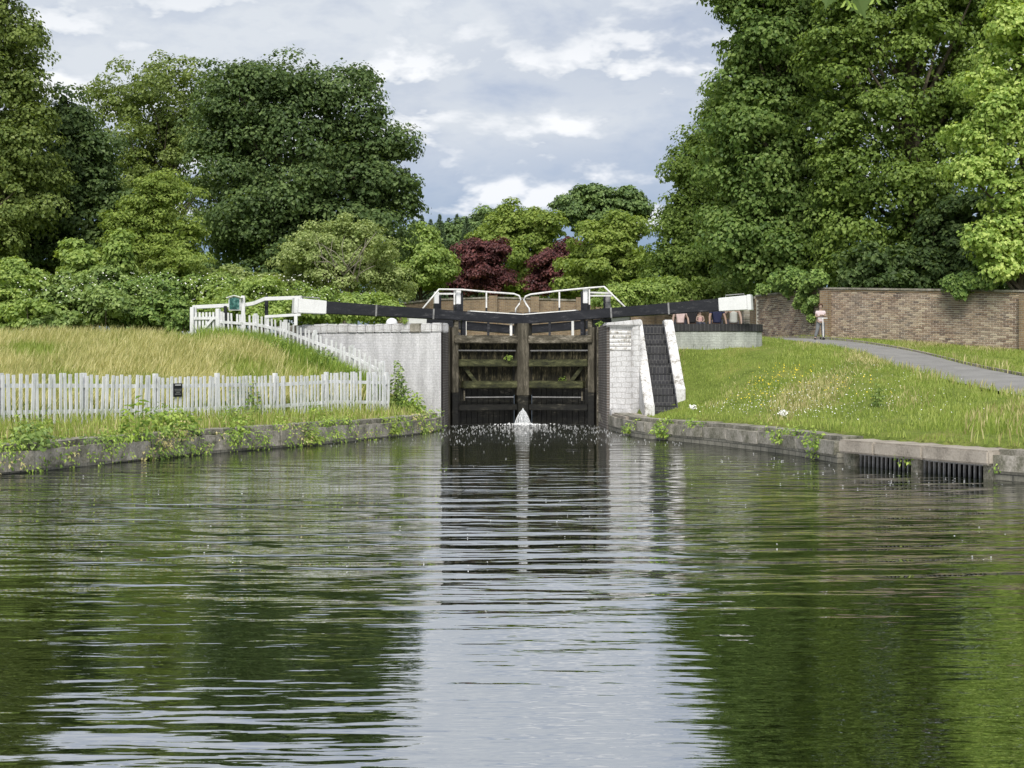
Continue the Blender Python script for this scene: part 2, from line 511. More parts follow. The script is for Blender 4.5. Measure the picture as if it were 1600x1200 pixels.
M['grass_green'] = leaf_mat('lawn_grass', (0.100, 0.150, 0.026), (0.175, 0.225, 0.048), (0.28, 0.315, 0.10), 0.35, 0.55, 0.25, 0.45, 1.5)
M['grass_straw'] = leaf_mat('straw_grass', (0.15, 0.14, 0.055), (0.32, 0.29, 0.14), (0.48, 0.44, 0.25), 0.25, 0.7, 0.2, 1.0, 1.3)
M['weed'] = leaf_mat('bank_weed_leaf', (0.038, 0.070, 0.014), (0.090, 0.135, 0.024), (0.17, 0.21, 0.05), 0.28, 0.5, 0.3, 1.5)
M['petal_white'] = mottled('white_petal', [(0.3, (0.7, 0.7, 0.66)), (0.7, (0.85, 0.85, 0.82))], 10, (1, 1, 1), 0.7, 0)
M['petal_yellow'] = mottled('yellow_petal', [(0.3, (0.72, 0.55, 0.03)), (0.7, (0.85, 0.68, 0.05))], 10, (1, 1, 1), 0.6, 0)

# ------------------------------------------------------------------ the water basin outline
LB = [(-15.0, 13.0), (-11.3, 19.5), (-8.5, 24.8), (-6.5, 30.2), (-4.35, 34.6), (-2.35, 40.2), (-2.03, 42.6)]     # left bank, towards the lock
RB = [(15.0, 13.5), (10.5, 19.3), (8.15, 22.8), (7.45, 24.0), (6.15, 27.0), (5.5, 31.0), (4.0, 35.8), (3.2, 37.6), (2.76, 42.6)]
GL, GR, GM = (-1.92, 46.0), (2.61, 46.0), (0.345, 46.8)      # hinges and the meeting point of the gates
CH0, CH1 = 46.0, 74.0
basin = LB + [GL, (-1.92, CH1), (2.61, CH1), GR] + RB[::-1] + [(15.0, 3.0), (-15.0, 3.0)]


def in_poly(px, py, poly):
    px, py = np.asarray(px), np.asarray(py)
    inside = np.zeros(px.shape, dtype=bool)
    n = len(poly)
    for i in range(n):
        x1, y1 = poly[i]
        x2, y2 = poly[(i + 1) % n]
        if y1 == y2: continue
        c = ((y1 > py) != (y2 > py)) & (px < (x2 - x1) * (py - y1) / (y2 - y1) + x1)
        inside ^= c
    return inside


def poly_dist(px, py, line):
    px, py = np.asarray(px, dtype=float), np.asarray(py, dtype=float)
    best = np.full(px.shape, 1e9)
    for (x1, y1), (x2, y2) in zip(line[:-1], line[1:]):
        dx, dy = x2 - x1, y2 - y1
        t = np.clip(((px - x1) * dx + (py - y1) * dy) / (dx * dx + dy * dy), 0, 1)
        best = np.minimum(best, np.hypot(px - x1 - t * dx, py - y1 - t * dy))
    return best


# ------------------------------------------------------------------ terrain
class TPS:
    def __init__(s, pts):
        p = np.array(pts, dtype=float)
        s.p = p[:, :2] * np.array([1.0, 0.6])
        n = len(p)
        K = s.U(np.hypot(s.p[:, None, 0] - s.p[None, :, 0], s.p[:, None, 1] - s.p[None, :, 1])) + np.eye(n) * 0.02
        P = np.hstack([np.ones((n, 1)), s.p])
        A = np.zeros((n + 3, n + 3))
        A[:n, :n] = K; A[:n, n:] = P; A[n:, :n] = P.T
        s.w = np.linalg.solve(A, np.concatenate([p[:, 2], np.zeros(3)]))

    @staticmethod
    def U(r):
        return np.where(r > 1e-9, r * r * np.log(np.maximum(r, 1e-9)), 0.0)

    def __call__(s, x, y):
        q = np.stack([np.asarray(x, float), np.asarray(y, float) * 0.6], -1)
        out = s.w[-3] + s.w[-2] * q[..., 0] + s.w[-1] * q[..., 1]
        for i in range(len(s.p)):
            out = out + s.w[i] * s.U(np.hypot(q[..., 0] - s.p[i, 0], q[..., 1] - s.p[i, 1]))
        return out


left_pts = [(x, y, 0.46) for x, y in LB[:-1]] + [
    (-2.3, 42.3, 0.46), (-16, 21, 0.6), (-12.5, 26, 0.58), (-10.5, 29.2, 0.60), (-7.9, 33.6, 0.57), (-5.4, 38.2, 0.56), (-3.4, 41.6, 0.56),
    (-12, 38, 1.45), (-15, 38, 1.55), (-9, 40.5, 1.45), (-3.55, 42.2, 0.85), (-4.4, 43.0, 1.3), (-5.8, 44.3, 1.85), (-7.6, 46.3, 2.35),
    (-8.6, 47.2, 2.48), (-9.4, 47.8, 2.52), (-10.4, 48, 2.55), (-14, 47, 2.5), (-18, 46, 2.5), (-14, 56, 2.9), (-8, 56, 3.05), (-20, 56, 2.9), (-12, 66, 3.1)]
right_pts = [(x, y, 0.48) for x, y in RB[:-1]] + [
    (2.9, 42.3, 0.48), (4.2, 40.6, 0.50), (5.2, 41.2, 0.95), (5.0, 44.9, 2.28), (6.2, 44.9, 2.34), (7.7, 45.2, 2.40), (8.8, 47, 2.5),
    (11.35, 33, 1.18), (13.05, 38, 1.52), (11.1, 43, 1.86), (12.9, 50, 2.44), (11.2, 54, 2.75), (9.3, 58, 2.85), (9.6, 52, 2.66), (11.8, 56, 2.88),
    (17.5, 50.8, 2.35), (11.2, 66, 3.1), (24, 46, 1.95), (7.0, 33, 0.85), (7.5, 29, 0.72), (9, 25, 0.66), (11.5, 24, 0.75), (16, 24, 0.9), (20, 30, 1.2), (18, 40, 1.7),
    (6.2, 38.5, 1.15), (8.2, 40, 1.58), (5.5, 66, 3.1), (20, 60, 2.9)]
tl, tr = TPS(left_pts), TPS(right_pts)
plat_left = [(-2.2, 43.0), (-5.45, 44.62), (-7.2, 46.6), (-7.9, 52), (-7.9, 90), (0.3, 90), (0.3, 43.0)]
plat_right = [(0.3, 42.95), (3.6, 42.95), (3.66, 45.35), (7.3, 45.4), (7.45, 46.2), (7.2, 47.35), (4.6, 47.6), (4.6, 90), (0.3, 90)]


def ground(x, y):
    x, y = np.asarray(x, float), np.asarray(y, float)
    xc, yc = np.clip(x, -20, 24), np.clip(y, 12, 66)
    z = np.where(x < 0.3, tl(xc, yc), tr(xc, yc))
    z = np.clip(z, 0.42, 3.1)
    f = np.clip((y - 60) / 8, 0, 1)
    z = z * (1 - f) + 3.1 * f
    z = np.where(in_poly(x, y, plat_left) | in_poly(x, y, plat_right), 3.04, z)
    return z


def g1(x, y):
    return float(ground(np.array([x]), np.array([y]))[0])


# ------------------------------------------------------------------ ground sheet
def spread(a, b, n, p=2.2):
    t = np.linspace(0, 1, n)
    return a + (b - a) * t ** p


xs = np.concatenate([-spread(20, 900, 22)[::-1], np.arange(-19.8, 23.81, 0.22), spread(24, 900, 22)])
ys = np.concatenate([-spread(2, 300, 10)[::-1], np.arange(-1.5, 9, 1.0), np.arange(9.0, 60, 0.22), spread(60.2, 1500, 26)])
gx, gy = np.meshgrid(xs, ys)
gz = ground(gx, gy)
path_c = [(12.9, 22.0), (12.35, 30.0), (12.1, 36.0), (12.05, 41.5), (11.85, 47.0), (11.0, 52.5), (9.6, 57.5), (7.6, 64.0), (5.6, 72.0), (4.6, 84.0)]
lump = 0.05 * np.sin(gx * 1.7 + 0.6 * gy) * np.sin(gy * 1.1 - 0.4 * gx) + 0.03 * np.sin(gx * 3.9 + gy) * np.sin(gy * 3.1)
edge = np.minimum(poly_dist(gx, gy, LB), poly_dist(gx, gy, RB))
pd = poly_dist(gx, gy, path_c)
gz = gz + lump * np.clip((edge - 0.5) / 1.5, 0, 1) * np.clip((pd - 1.3) / 0.8, 0, 1) * (gz < 3.0)
gz = np.where(pd < 1.22, gz - 0.05, gz)
gz = np.where((gx > 2) & (gx < 3.72) & (gy > 39.2) & (gy < 43), np.minimum(gz, 0.38), gz)
gz = np.where((edge < 0.62) & (gz < 0.75), np.minimum(gz, 0.40), gz)
nx, ny = len(xs), len(ys)
idx = np.arange(nx * ny).reshape(ny, nx)
quads = np.stack([idx[:-1, :-1], idx[:-1, 1:], idx[1:, 1:], idx[1:, :-1]], -1).reshape(-1, 4)
ccx = (gx[:-1, :-1] + gx[1:, 1:]).ravel() / 2
ccy = (gy[:-1, :-1] + gy[1:, 1:]).ravel() / 2
hole = [(-15.2, 3.0)] + [(x - 0.18, y + 0.05) for x, y in LB] + [(-2.2, 46), (-2.2, CH1), (2.9, CH1), (2.9, 46)] + [(x + 0.18, y + 0.05) for x, y in RB[::-1]] + [(15.2, 3.0)]
quads = quads[~in_poly(ccx, ccy, hole)]
me = np_mesh('ground', np.stack([gx, gy, gz], -1).reshape(-1, 3), quads.ravel(), np.full(len(quads), 4))
me.polygons.foreach_set('use_smooth', np.ones(len(me.polygons), dtype=bool))
m, nd, lk, b = new_mat('turf')
v = wpos(nd, lk)
n1 = noise(nd, lk, v, 0.7, 6, 0.65)
n2 = noise(nd, lk, v, 14, 5, 0.7)
c = ramp(nd, lk, n1, [(0.3, (0.075, 0.105, 0.018)), (0.5, (0.13, 0.17, 0.035)), (0.7, (0.20, 0.20, 0.06))])
c = mixc(nd, lk, 0.6, c, mixc(nd, lk, 1.0, c, ramp(nd, lk, n2, [(0.3, 0.4), (0.7, 1.6)]), 'MULTIPLY'))
lk.new(c, b.inputs['Base Color'])
b.inputs['Roughness'].default_value = 0.95
b.inputs['Specular IOR Level'].default_value = 0.1
bump(nd, lk, n2, 0.8, 0.05, b)
tag(link_mesh('ground', me, m), kind='structure')

# footpath: a strip laid a little above the turf, with a thin edging on the wall side
def smooth_line(pts, step=0.6):
    p = np.array(pts, float)
    out = []
    for i in range(len(p) - 1):
        p0, p1, p2, p3 = p[max(i - 1, 0)], p[i], p[i + 1], p[min(i + 2, len(p) - 1)]
        n = max(2, int(np.linalg.norm(p2 - p1) / step))
        for t in np.linspace(0, 1, n, endpoint=False):
            out.append(0.5 * ((2 * p1) + (-p0 + p2) * t + (2 * p0 - 5 * p1 + 4 * p2 - p3) * t * t + (-p0 + 3 * p1 - 3 * p2 + p3) * t ** 3))
    out.append(p[-1])
    return np.array(out)


def offset_line(p, d):
    t = np.gradient(p, axis=0)
    t /= np.linalg.norm(t, axis=1)[:, None]
    return p + np.stack([-t[:, 1], t[:, 0]], 1) * d


pl = smooth_line(path_c)
rows = [offset_line(pl, o) for o in (1.12, 0.6, 0, -0.6, -1.12)]
wob = rng.normal(0, 0.03, (5, len(pl)))
pv, pf = [], []
for k, r in enumerate(rows):
    zc = ground(r[:, 0], r[:, 1])
    r2 = r + (wob[k][:, None] if k in (0, 4) else 0)
    zp = ground(pl[:, 0], pl[:, 1])
    pv.append(np.stack([r2[:, 0], r2[:, 1], np.where(True, zc * 0.6 + zp * 0.4, zc) + 0.015 + (0.03 if k in (1, 2, 3) else 0)], 1))
n = len(pl)
pv = np.concatenate(pv)
for k in range(4):
    for i in range(n - 1):
        pf.append((k * n + i, (k + 1) * n + i, (k + 1) * n + i + 1, k * n + i + 1))
o = place('footpath', pv, [i for f in pf for i in f], [4] * len(pf), M['tarmac'], None, True)
tag(o, kind='structure')
ed = MB()
er = offset_line(pl, -1.17)
for i in range(len(er) - 1):
    a, bq = er[i], er[i + 1]
    ed.bar((a[0], a[1], g1(*a) + 0.03), (bq[0], bq[1], g1(*bq) + 0.03), 0.07, 0.10)
tag(ed.build('path_edging', M['slab']), kind='structure')

# ------------------------------------------------------------------ water
m, nd, lk, b = new_mat('canal_water')
g = nd.new('ShaderNodeNewGeometry')
s = nd.new('ShaderNodeSeparateXYZ')
lk.new(g.outputs['Position'], s.inputs[0])
dx = math_node(nd, lk, 'SUBTRACT', s.outputs[0], 0.35)
dy = math_node(nd, lk, 'SUBTRACT', s.outputs[1], 56.0)
rr = math_node(nd, lk, 'SQRT', math_node(nd, lk, 'ADD', math_node(nd, lk, 'MULTIPLY', dx, dx), math_node(nd, lk, 'MULTIPLY', dy, dy)))
warp = noise(nd, lk, wpos(nd, lk, (0.35, 0.9, 1)), 0.8, 3, 0.5)
rw = math_node(nd, lk, 'ADD', rr, math_node(nd, lk, 'MULTIPLY', warp, 2.6))
w1 = math_node(nd, lk, 'SINE', math_node(nd, lk, 'MULTIPLY', rw, 6.2))
warp2 = noise(nd, lk, wpos(nd, lk, (0.5, 1.3, 1), (7, 3, 0)), 0.9, 3, 0.5)
rw2 = math_node(nd, lk, 'ADD', math_node(nd, lk, 'ADD', rr, math_node(nd, lk, 'MULTIPLY', s.outputs[0], 0.12)), math_node(nd, lk, 'MULTIPLY', warp2, 1.4))
w2 = math_node(nd, lk, 'SINE', math_node(nd, lk, 'MULTIPLY', rw2, 17.0))
nz1 = noise(nd, lk, wpos(nd, lk, (0.40, 1.6, 1)), 2.6, 2, 0.5)
nz2 = noise(nd, lk, wpos(nd, lk, (0.5, 1.5, 1), (3, 9, 0)), 7.0, 2, 0.5)
nz3 = noise(nd, lk, wpos(nd, lk), 14.0, 3, 0.6)
calm = ramp(nd, lk, noise(nd, lk, wpos(nd, lk, (0.5, 1, 1), (1.5, 4.2, 0)), 0.16, 2, 0.5), [(0.38, 0.25), (0.62, 1.0)])
yn = math_node(nd, lk, 'DIVIDE', s.outputs[1], 50.0)
ring_amp = ramp(nd, lk, yn, [(0.14, 0.10), (0.21, 0.25), (0.28, 1.0), (0.46, 0.9), (0.62, 0.35), (0.8, 0.3)])
turb = ramp(nd, lk, yn, [(0.66, 0.0), (0.80, 0.6), (0.90, 1.0)])
h = math_node(nd, lk, 'MULTIPLY', math_node(nd, lk, 'MULTIPLY', w1, 0.011), math_node(nd, lk, 'MULTIPLY', ring_amp, calm))
h = math_node(nd, lk, 'ADD', h, math_node(nd, lk, 'MULTIPLY', math_node(nd, lk, 'MULTIPLY', w2, 0.0014), ring_amp))
h = math_node(nd, lk, 'ADD', h, math_node(nd, lk, 'MULTIPLY', math_node(nd, lk, 'MULTIPLY', nz1, 0.020), calm))
h = math_node(nd, lk, 'ADD', h, math_node(nd, lk, 'MULTIPLY', nz2, 0.0022))
h = math_node(nd, lk, 'ADD', h, math_node(nd, lk, 'MULTIPLY', math_node(nd, lk, 'MULTIPLY', nz3, 0.028), turb))
bump(nd, lk, h, 1.0, 1.0, b)
b.inputs['Base Color'].default_value = (0.008, 0.012, 0.004, 1)
b.inputs['Roughness'].default_value = 0.015
b.inputs['IOR'].default_value = 10.0
b.inputs['Specular IOR Level'].default_value = 0.5
water_mat = m
wp = [(-15.3, 3.0), (15.3, 3.0)] + [(x + 0.3, y) for x, y in RB] + [(2.8, 46.4), GM, (-2.1, 46.4)] + [(x - 0.3, y) for x, y in LB[::-1]]
o = place('water', [(x, y, 0.0) for x, y in wp], range(len(wp)), [len(wp)], water_mat)
tag(o, kind='structure')
o = place('water', [(-2.1, 46.9, 2.3), (0.345, 47.4, 2.3), (2.8, 46.9, 2.3), (2.8, 73, 2.3), (-2.1, 73, 2.3)], range(5), [5], water_mat)
tag(o, kind='structure')
bed = place('canal_bed', [(-16, 2.5, -1.3), (16, 2.5, -1.3), (16, 75, -1.3), (-16, 75, -1.3)], range(4), [4], M['dark'])
tag(bed, kind='structure')

# ------------------------------------------------------------------ bank walls and coping stones
def resample(line, lens):
    p = np.array(line, float)
    seg = np.hypot(*np.diff(p, axis=0).T)
    cum = np.concatenate([[0], np.cumsum(seg)])
    out, s_, i = [], 0.0, 0
    while s_ < cum[-1]:
        out.append(s_)
        s_ += lens(i); i += 1
    out.append(cum[-1])
    return np.stack([np.interp(out, cum, p[:, k]) for k in (0, 1)], 1)


def coping_mesh(name):
    bm = bmesh.new()
    bmesh.ops.create_cube(bm, size=1.0)
    for vv in bm.verts:
        vv.co += Vector((random.uniform(-.008, .008), random.uniform(-.03, .03), random.uniform(-.03, .03)))
    top = [e for e in bm.edges if all(q.co.z > 0.3 and q.co.y < 0 for q in e.verts)]
    bmesh.ops.bevel(bm, geom=top, offset=0.26, segments=4, affect='EDGES', clamp_overlap=True)
    ends = [e for e in bm.edges if abs(e.verts[0].co.x - e.verts[1].co.x) < 0.05]
    bmesh.ops.bevel(bm, geom=ends, offset=0.014, segments=1, affect='EDGES', clamp_overlap=True)
    mm = bpy.data.meshes.new(name)
    bm.to_mesh(mm)
    bm.free()
    mm.polygons.foreach_set('use_smooth', np.zeros(len(mm.polygons), dtype=bool))
    mm.materials.append(M['coping'])
    return mm


cop_meshes = [coping_mesh('coping_stone') for _ in range(6)]


def bank(line, inward, label, skip=None, tops=0.50, parts_h=0.34):
    """inward = +1 when land lies to the left of the walking direction"""
    base = line[0]
    root = empty('canal_bank_wall', (base[0], base[1], 0), label, 'canal wall')
    pts = resample(line, lambda i: random.uniform(0.95, 1.6))
    wall = MB()
    n = len(pts)
    for i in range(n - 1):
        a, c2 = Vector(pts[i]), Vector(pts[i + 1])
        mid = (a + c2) / 2
        d = (c2 - a)
        L = d.length
        d.normalize()
        nrm = Vector((-d.y, d.x)) * inward
        if not (skip and skip(mid)):
            wc = mid + nrm * 0.29
            wall.box((wc.x, wc.y, -0.40), (L + 0.06, 0.56, 1.22), math.atan2(d.y, d.x))
        if skip and skip(mid):
            continue
        o_ = bpy.data.objects.new('coping_stone', random.choice(cop_meshes))
        COL.objects.link(o_)
        o_.parent = root
        cc = mid + nrm * (0.26 + random.uniform(-0.015, 0.015))
        ang = math.atan2(d.y, d.x) + (0 if inward > 0 else math.pi)
        o_.location = (cc.x - base[0], cc.y - base[1], tops - parts_h / 2 + random.uniform(-0.02, 0.015))
        o_.rotation_euler = (random.uniform(-.02, .02), random.uniform(-.012, .012), ang + random.uniform(-.012, .012))
        o_.scale = (L - 0.02, 0.56, parts_h)
    wall.build('base_wall', M['bankbrick'], root)
    return root


lb_line = [tuple(p) for p in smooth_line(LB, 0.8)] + [(-1.95, 45.8)]
rb_line = [tuple(p) for p in smooth_line(RB[:3], 0.8)] + RB[3:5] + [tuple(p) for p in smooth_line(RB[4:], 0.8)][1:] + [(2.64, 45.8)]
bank(lb_line, 1, 'weedy stone canal bank with rounded coping below the white picket fence', None, 0.50, 0.44)
g0, g1_ = Vector(RB[3]), Vector(RB[4])          # the grating sits between these two
gd = (g1_ - g0)
gL = gd.length
gd.normalize()


def on_grate(p):
    t = (p - g0).dot(gd)
    off = abs((p - g0).dot(Vector((-gd.y, gd.x))))
    return -0.35 < t < gL + 0.25 and off < 0.4


# the right bank is walked towards the lock: land on the right
bank(rb_line, -1, 'stone canal bank with worn coping below the grass slope', on_grate)

# overflow grating in the right bank
gr_root = empty('overflow_grating', (g0.x, g0.y, 0), 'stone lintel over two barred dark openings at the water', 'grating')
gn = Vector((gd.y, -gd.x))                       # towards the land
ga = math.atan2(gd.y, gd.x)


def gp(t, off):
    return g0 + gd * t + gn * off


q = gp(gL / 2 - 0.05, 0.30)
for t0, t1 in ((-0.40, 1.20), (1.22, 2.52), (2.54, gL + 0.30)):
    q = gp((t0 + t1) / 2, 0.32)
    MB().box((q.x, q.y, 0.352), (t1 - t0, 0.80, 0.236), ga).build('lintel_slab', M['slab'], gr_root, bevel=0.03)
for t, wd in ((-0.28, 0.28), (1.55, 0.22), (gL + 0.12, 0.36)):
    q = gp(t, 0.34)
    MB().box((q.x, q.y, -0.29), (wd, 0.6, 1.09), ga).build('pier', M['coping'], gr_root, bevel=0.02)
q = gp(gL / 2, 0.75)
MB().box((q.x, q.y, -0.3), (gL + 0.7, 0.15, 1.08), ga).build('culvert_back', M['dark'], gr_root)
bar_me = MB().box((0, 0, 0), (0.028, 0.035, 0.75)).build('bar', M['iron'], gr_root)
first = True
for t0, t1 in ((-0.10, 1.40), (1.72, gL - 0.10)):
    for t in np.linspace(t0, t1, 13):
        q = gp(float(t), 0.14)
        o_ = bar_me if first else copy_obj(bar_me, 'bar', gr_root)
        first = False
        o_.location = (q.x, q.y, -0.12)
        o_.location -= Vector(gr_root.location)
        o_.rotation_euler.z = ga
for v_ in bar_me.data.vertices: v_.co += Vector(gr_root.location)
for t0, t1 in ((-0.13, 1.43), (1.69, gL - 0.07)):
    a, c2 = gp(t0, 0.14), gp(t1, 0.14)
    MB().bar((a.x, a.y, 0.225), (c2.x, c2.y, 0.225), 0.05, 0.05).build('top_bar', M['iron'], gr_root)

# ------------------------------------------------------------------ lock walls
TOP = 3.08
lw = empty('lock_wing_wall', (-2.03, 42.6, 0), 'whitewashed brick lock wall behind the sloping picket fence', 'lock wall')
face = [(-2.03, 42.6), (-5.6, 44.22), (-7.3, 46.1)]
MB().prism([(-2.03, 42.6), (-2.03, 43.2), (-5.4, 44.78), (-7.0, 46.5), (-7.32, 46.12), (-5.6, 44.22)], -0.6, TOP - 0.30).build('wall_face', M['white_brick'], lw)
MB().prism([(-1.985, 42.66), (GL[0], 45.9), (GL[0], CH1), (-2.6, CH1), (-2.6, 43.3), (-2.03, 43.05)], -0.8, TOP - 0.02).build('chamber_side', M['reveal'], lw)
MB().prism([(GL[0] + 0.02, 45.35), (GL[0] + 0.02, 45.88), (-2.2, 45.88), (-2.2, 45.35)], -0.8, TOP - 0.05).build('quoin', M['timber_post'], lw)
cs = resample(face, lambda i: random.uniform(0.26, 0.36))
for i in range(len(cs) - 1):
    a, c2 = Vector(cs[i]), Vector(cs[i + 1])
    d = c2 - a
    mid = (a + c2) / 2
    nn = Vector((d.y, -d.x)).normalized()
    if nn.y < 0: nn = -nn
    p = mid + nn * 0.24
    hh = 0.27 + random.uniform(-0.02, 0.02)
    dark = random.random() < 0.16
    MB().box((p.x, p.y, TOP - 0.30 + hh / 2 + 0.003), (d.length - 0.012, 0.56 + random.uniform(-.02, .03), hh), math.atan2(d.y, d.x)).build('coping_block', M['coping'] if dark else M['white_peel'], lw, bevel=0.03)
MB().lathe((X(612, 43.6), 43.62, TOP - 0.09), [(0.16, 0), (0.17, 0.08), (0.16, 0.14), (0.12, 0.20), (0.04, 0.235)], 14).build('mooring_bollard', M['white'], None, smooth=True)
tag(bpy.data.objects['mooring_bollard'], 'small white domed mooring bollard on top of the whitewashed lock wall', 'bollard')

rw_ = empty('lock_wing_wall', (3.0, 42.6, 0), 'peeling white lock pier with ribbed band left of the brick steps', 'lock wall')
MB().prism([(2.80, 42.60), (3.42, 42.60), (3.42, 43.9), (2.80, 43.9)], 0.42, TOP - 0.02).build('pier_face', M['white_peel'], rw_)
MB().prism([(2.715, 42.66), (2.80, 42.66), (2.80, 43.9), (3.1, 43.9), (3.1, CH1), (GR[0], CH1), (GR[0], 45.9)], -0.8, TOP - 0.04).build('chamber_side', M['reveal'], rw_)
MB().prism([(GR[0] - 0.02, 45.35), (3.0, 45.35), (3.0, 45.88), (GR[0] - 0.02, 45.88)], -0.8, TOP - 0.06).build('quoin', M['timber'], rw_)
MB().prism([(3.42, 42.52), (3.66, 42.46), (3.66, 44.6), (3.42, 44.6)], 0.42, TOP).build('buttress', M['white_peel'], rw_, bevel=0.03)
for k in range(5):
    zc = Z(545, 42.5) + k * 0.118
    MB().tube([(2.795, 42.625, zc), (3.40, 42.625, zc)], 0.058, 8).build('rib', M['white_render'], rw_)
cap_pts = [(2.68, 42.5), (3.7, 42.45), (3.7, 43.7), (2.66, 43.7)]
MB().prism(cap_pts, [TOP - 0.13] * 4, [TOP - 0.03, TOP + 0.08, TOP + 0.10, TOP]).build('cap', M['white_peel'], rw_, bevel=0.035)
MB().prism([(2.82, 42.58), (3.02, 39.6), (3.64, 39.9), (3.64, 42.58)], 0.2, 0.47).build('plinth_stone', M['slab'], rw_)
MB().prism([(2.80, 42.598), (2.83, 42.3), (3.42, 42.3), (3.42, 42.598)], 0.2, 0.60).build('plinth_step', M['white_peel'], rw_, bevel=0.03)

# steps between white parapets
st = empty('stairway', (4.2, 41.0, 0.4), 'dark brick steps climbing between two white sloping parapets', 'steps')
y0s, y1s, z0s, z1s, ns = 41.0, 45.2, 0.45, 3.08, 9
for k in range(ns):
    yy = y0s + (y1s - y0s) * k / ns
    z_a = z0s + (z1s - z0s) * k / ns
    z_b = z0s + (z1s - z0s) * (k + 1) / ns
    MB().prism([(3.90, yy), (4.57, yy), (4.57, y1s + 0.2), (3.90, y1s + 0.2)], z_a - 0.12, z_b - 0.045).build('step', M['stepbrick'], st)
    MB().box((4.235, yy + 0.23, z_b - 0.026), (0.668, 0.48, 0.034)).build('tread', M['blackband'], st, bevel=0.006)


def parapet(xc, ya, za, yb, zb, w2, name='parapet'):
    mb = MB()
    vs = []
    for x in (xc - w2, xc + w2):
        vs += [(x, ya, -0.2), (x, ya, za), (x, ya + 0.25, za + 0.10), (x, yb, zb), (x, yb + 0.5, zb), (x, yb + 0.5, -0.2)]
    fs = [(0, 1, 2, 3, 4, 5)[::-1], tuple(range(6, 12))] + [(i, (i + 1) % 6, 6 + (i + 1) % 6, 6 + i) for i in range(6)]
    mb.add(vs, fs)
    return mb.build(name, M['white_render'], st, bevel=0.025)


for (xa, xb) in ((4.535, 4.566), (3.904, 3.912)):
    ypts = [(40.95, 0.2), (40.95, 0.60), (41.0, 0.75), (44.74, 3.09), (45.15, 3.09), (45.15, 0.2)]
    MB().add([(xa, y_, z_) for y_, z_ in ypts] + [(xb, y_, z_) for y_, z_ in ypts], [(0, 1, 2, 3, 4, 5), (11, 10, 9, 8, 7, 6)] + [(i, i + 6, (i + 1) % 6 + 6, (i + 1) % 6) for i in range(6)]).build('stair_string', M['stepbrick'], st)
parapet(3.77, 40.75, 0.74, 44.75, 3.21, 0.135)
parapet(4.70, 41.5, 1.20, 44.75, 3.21, 0.135)

# curved beam platform wall with black band
pw = empty('platform_wall', (6.2, 45, 2.2), 'curved white retaining wall with black brick top under the right beam', 'retaining wall')
arc = [(4.78, 44.95), (5.6, 44.88), (6.4, 44.86), (7.0, 44.93), (7.4, 45.1), (7.62, 45.4), (7.70, 45.9), (7.6, 46.6), (7.3, 47.2)]
inn = [(4.78, 45.35), (5.6, 45.28), (6.4, 45.26), (6.9, 45.32), (7.15, 45.45), (7.26, 45.6), (7.3, 45.95), (7.2, 46.4), (6.95, 46.9)]
MB().prism([tuple(p) for p in arc] + inn[::-1], 1.6, 2.86).build('wall_face', M['white_grimy'], pw)
arc2 = [(x + (0.02 if i > 2 else 0), y - 0.03) for i, (x, y) in enumerate(arc)]
MB().prism(arc2 + inn[::-1], 2.863, 3.09).build('top_course', M['blackband'], pw, bevel=0.012)
MB().prism(inn + [(4.78, 47.3)], 2.9, 3.075).build('paving', M['tarmac'], pw)
sp = empty('beam_stop_post', (7.14, 45.35, 3.09), 'short striped brick post under the white end of the right beam', 'post')
for k in range(7):
    MB().box((7.13, 45.42, 3.09 + 0.033 + k * 0.062), (0.20, 0.20, 0.048), 0.1).build('course', M['slab'] if k % 2 else M['coping'], sp, bevel=0.006)
MB().box((7.13, 45.42, 3.09 + 0.21), (0.17, 0.17, 0.42), 0.1).build('core', M['mortar'], sp)

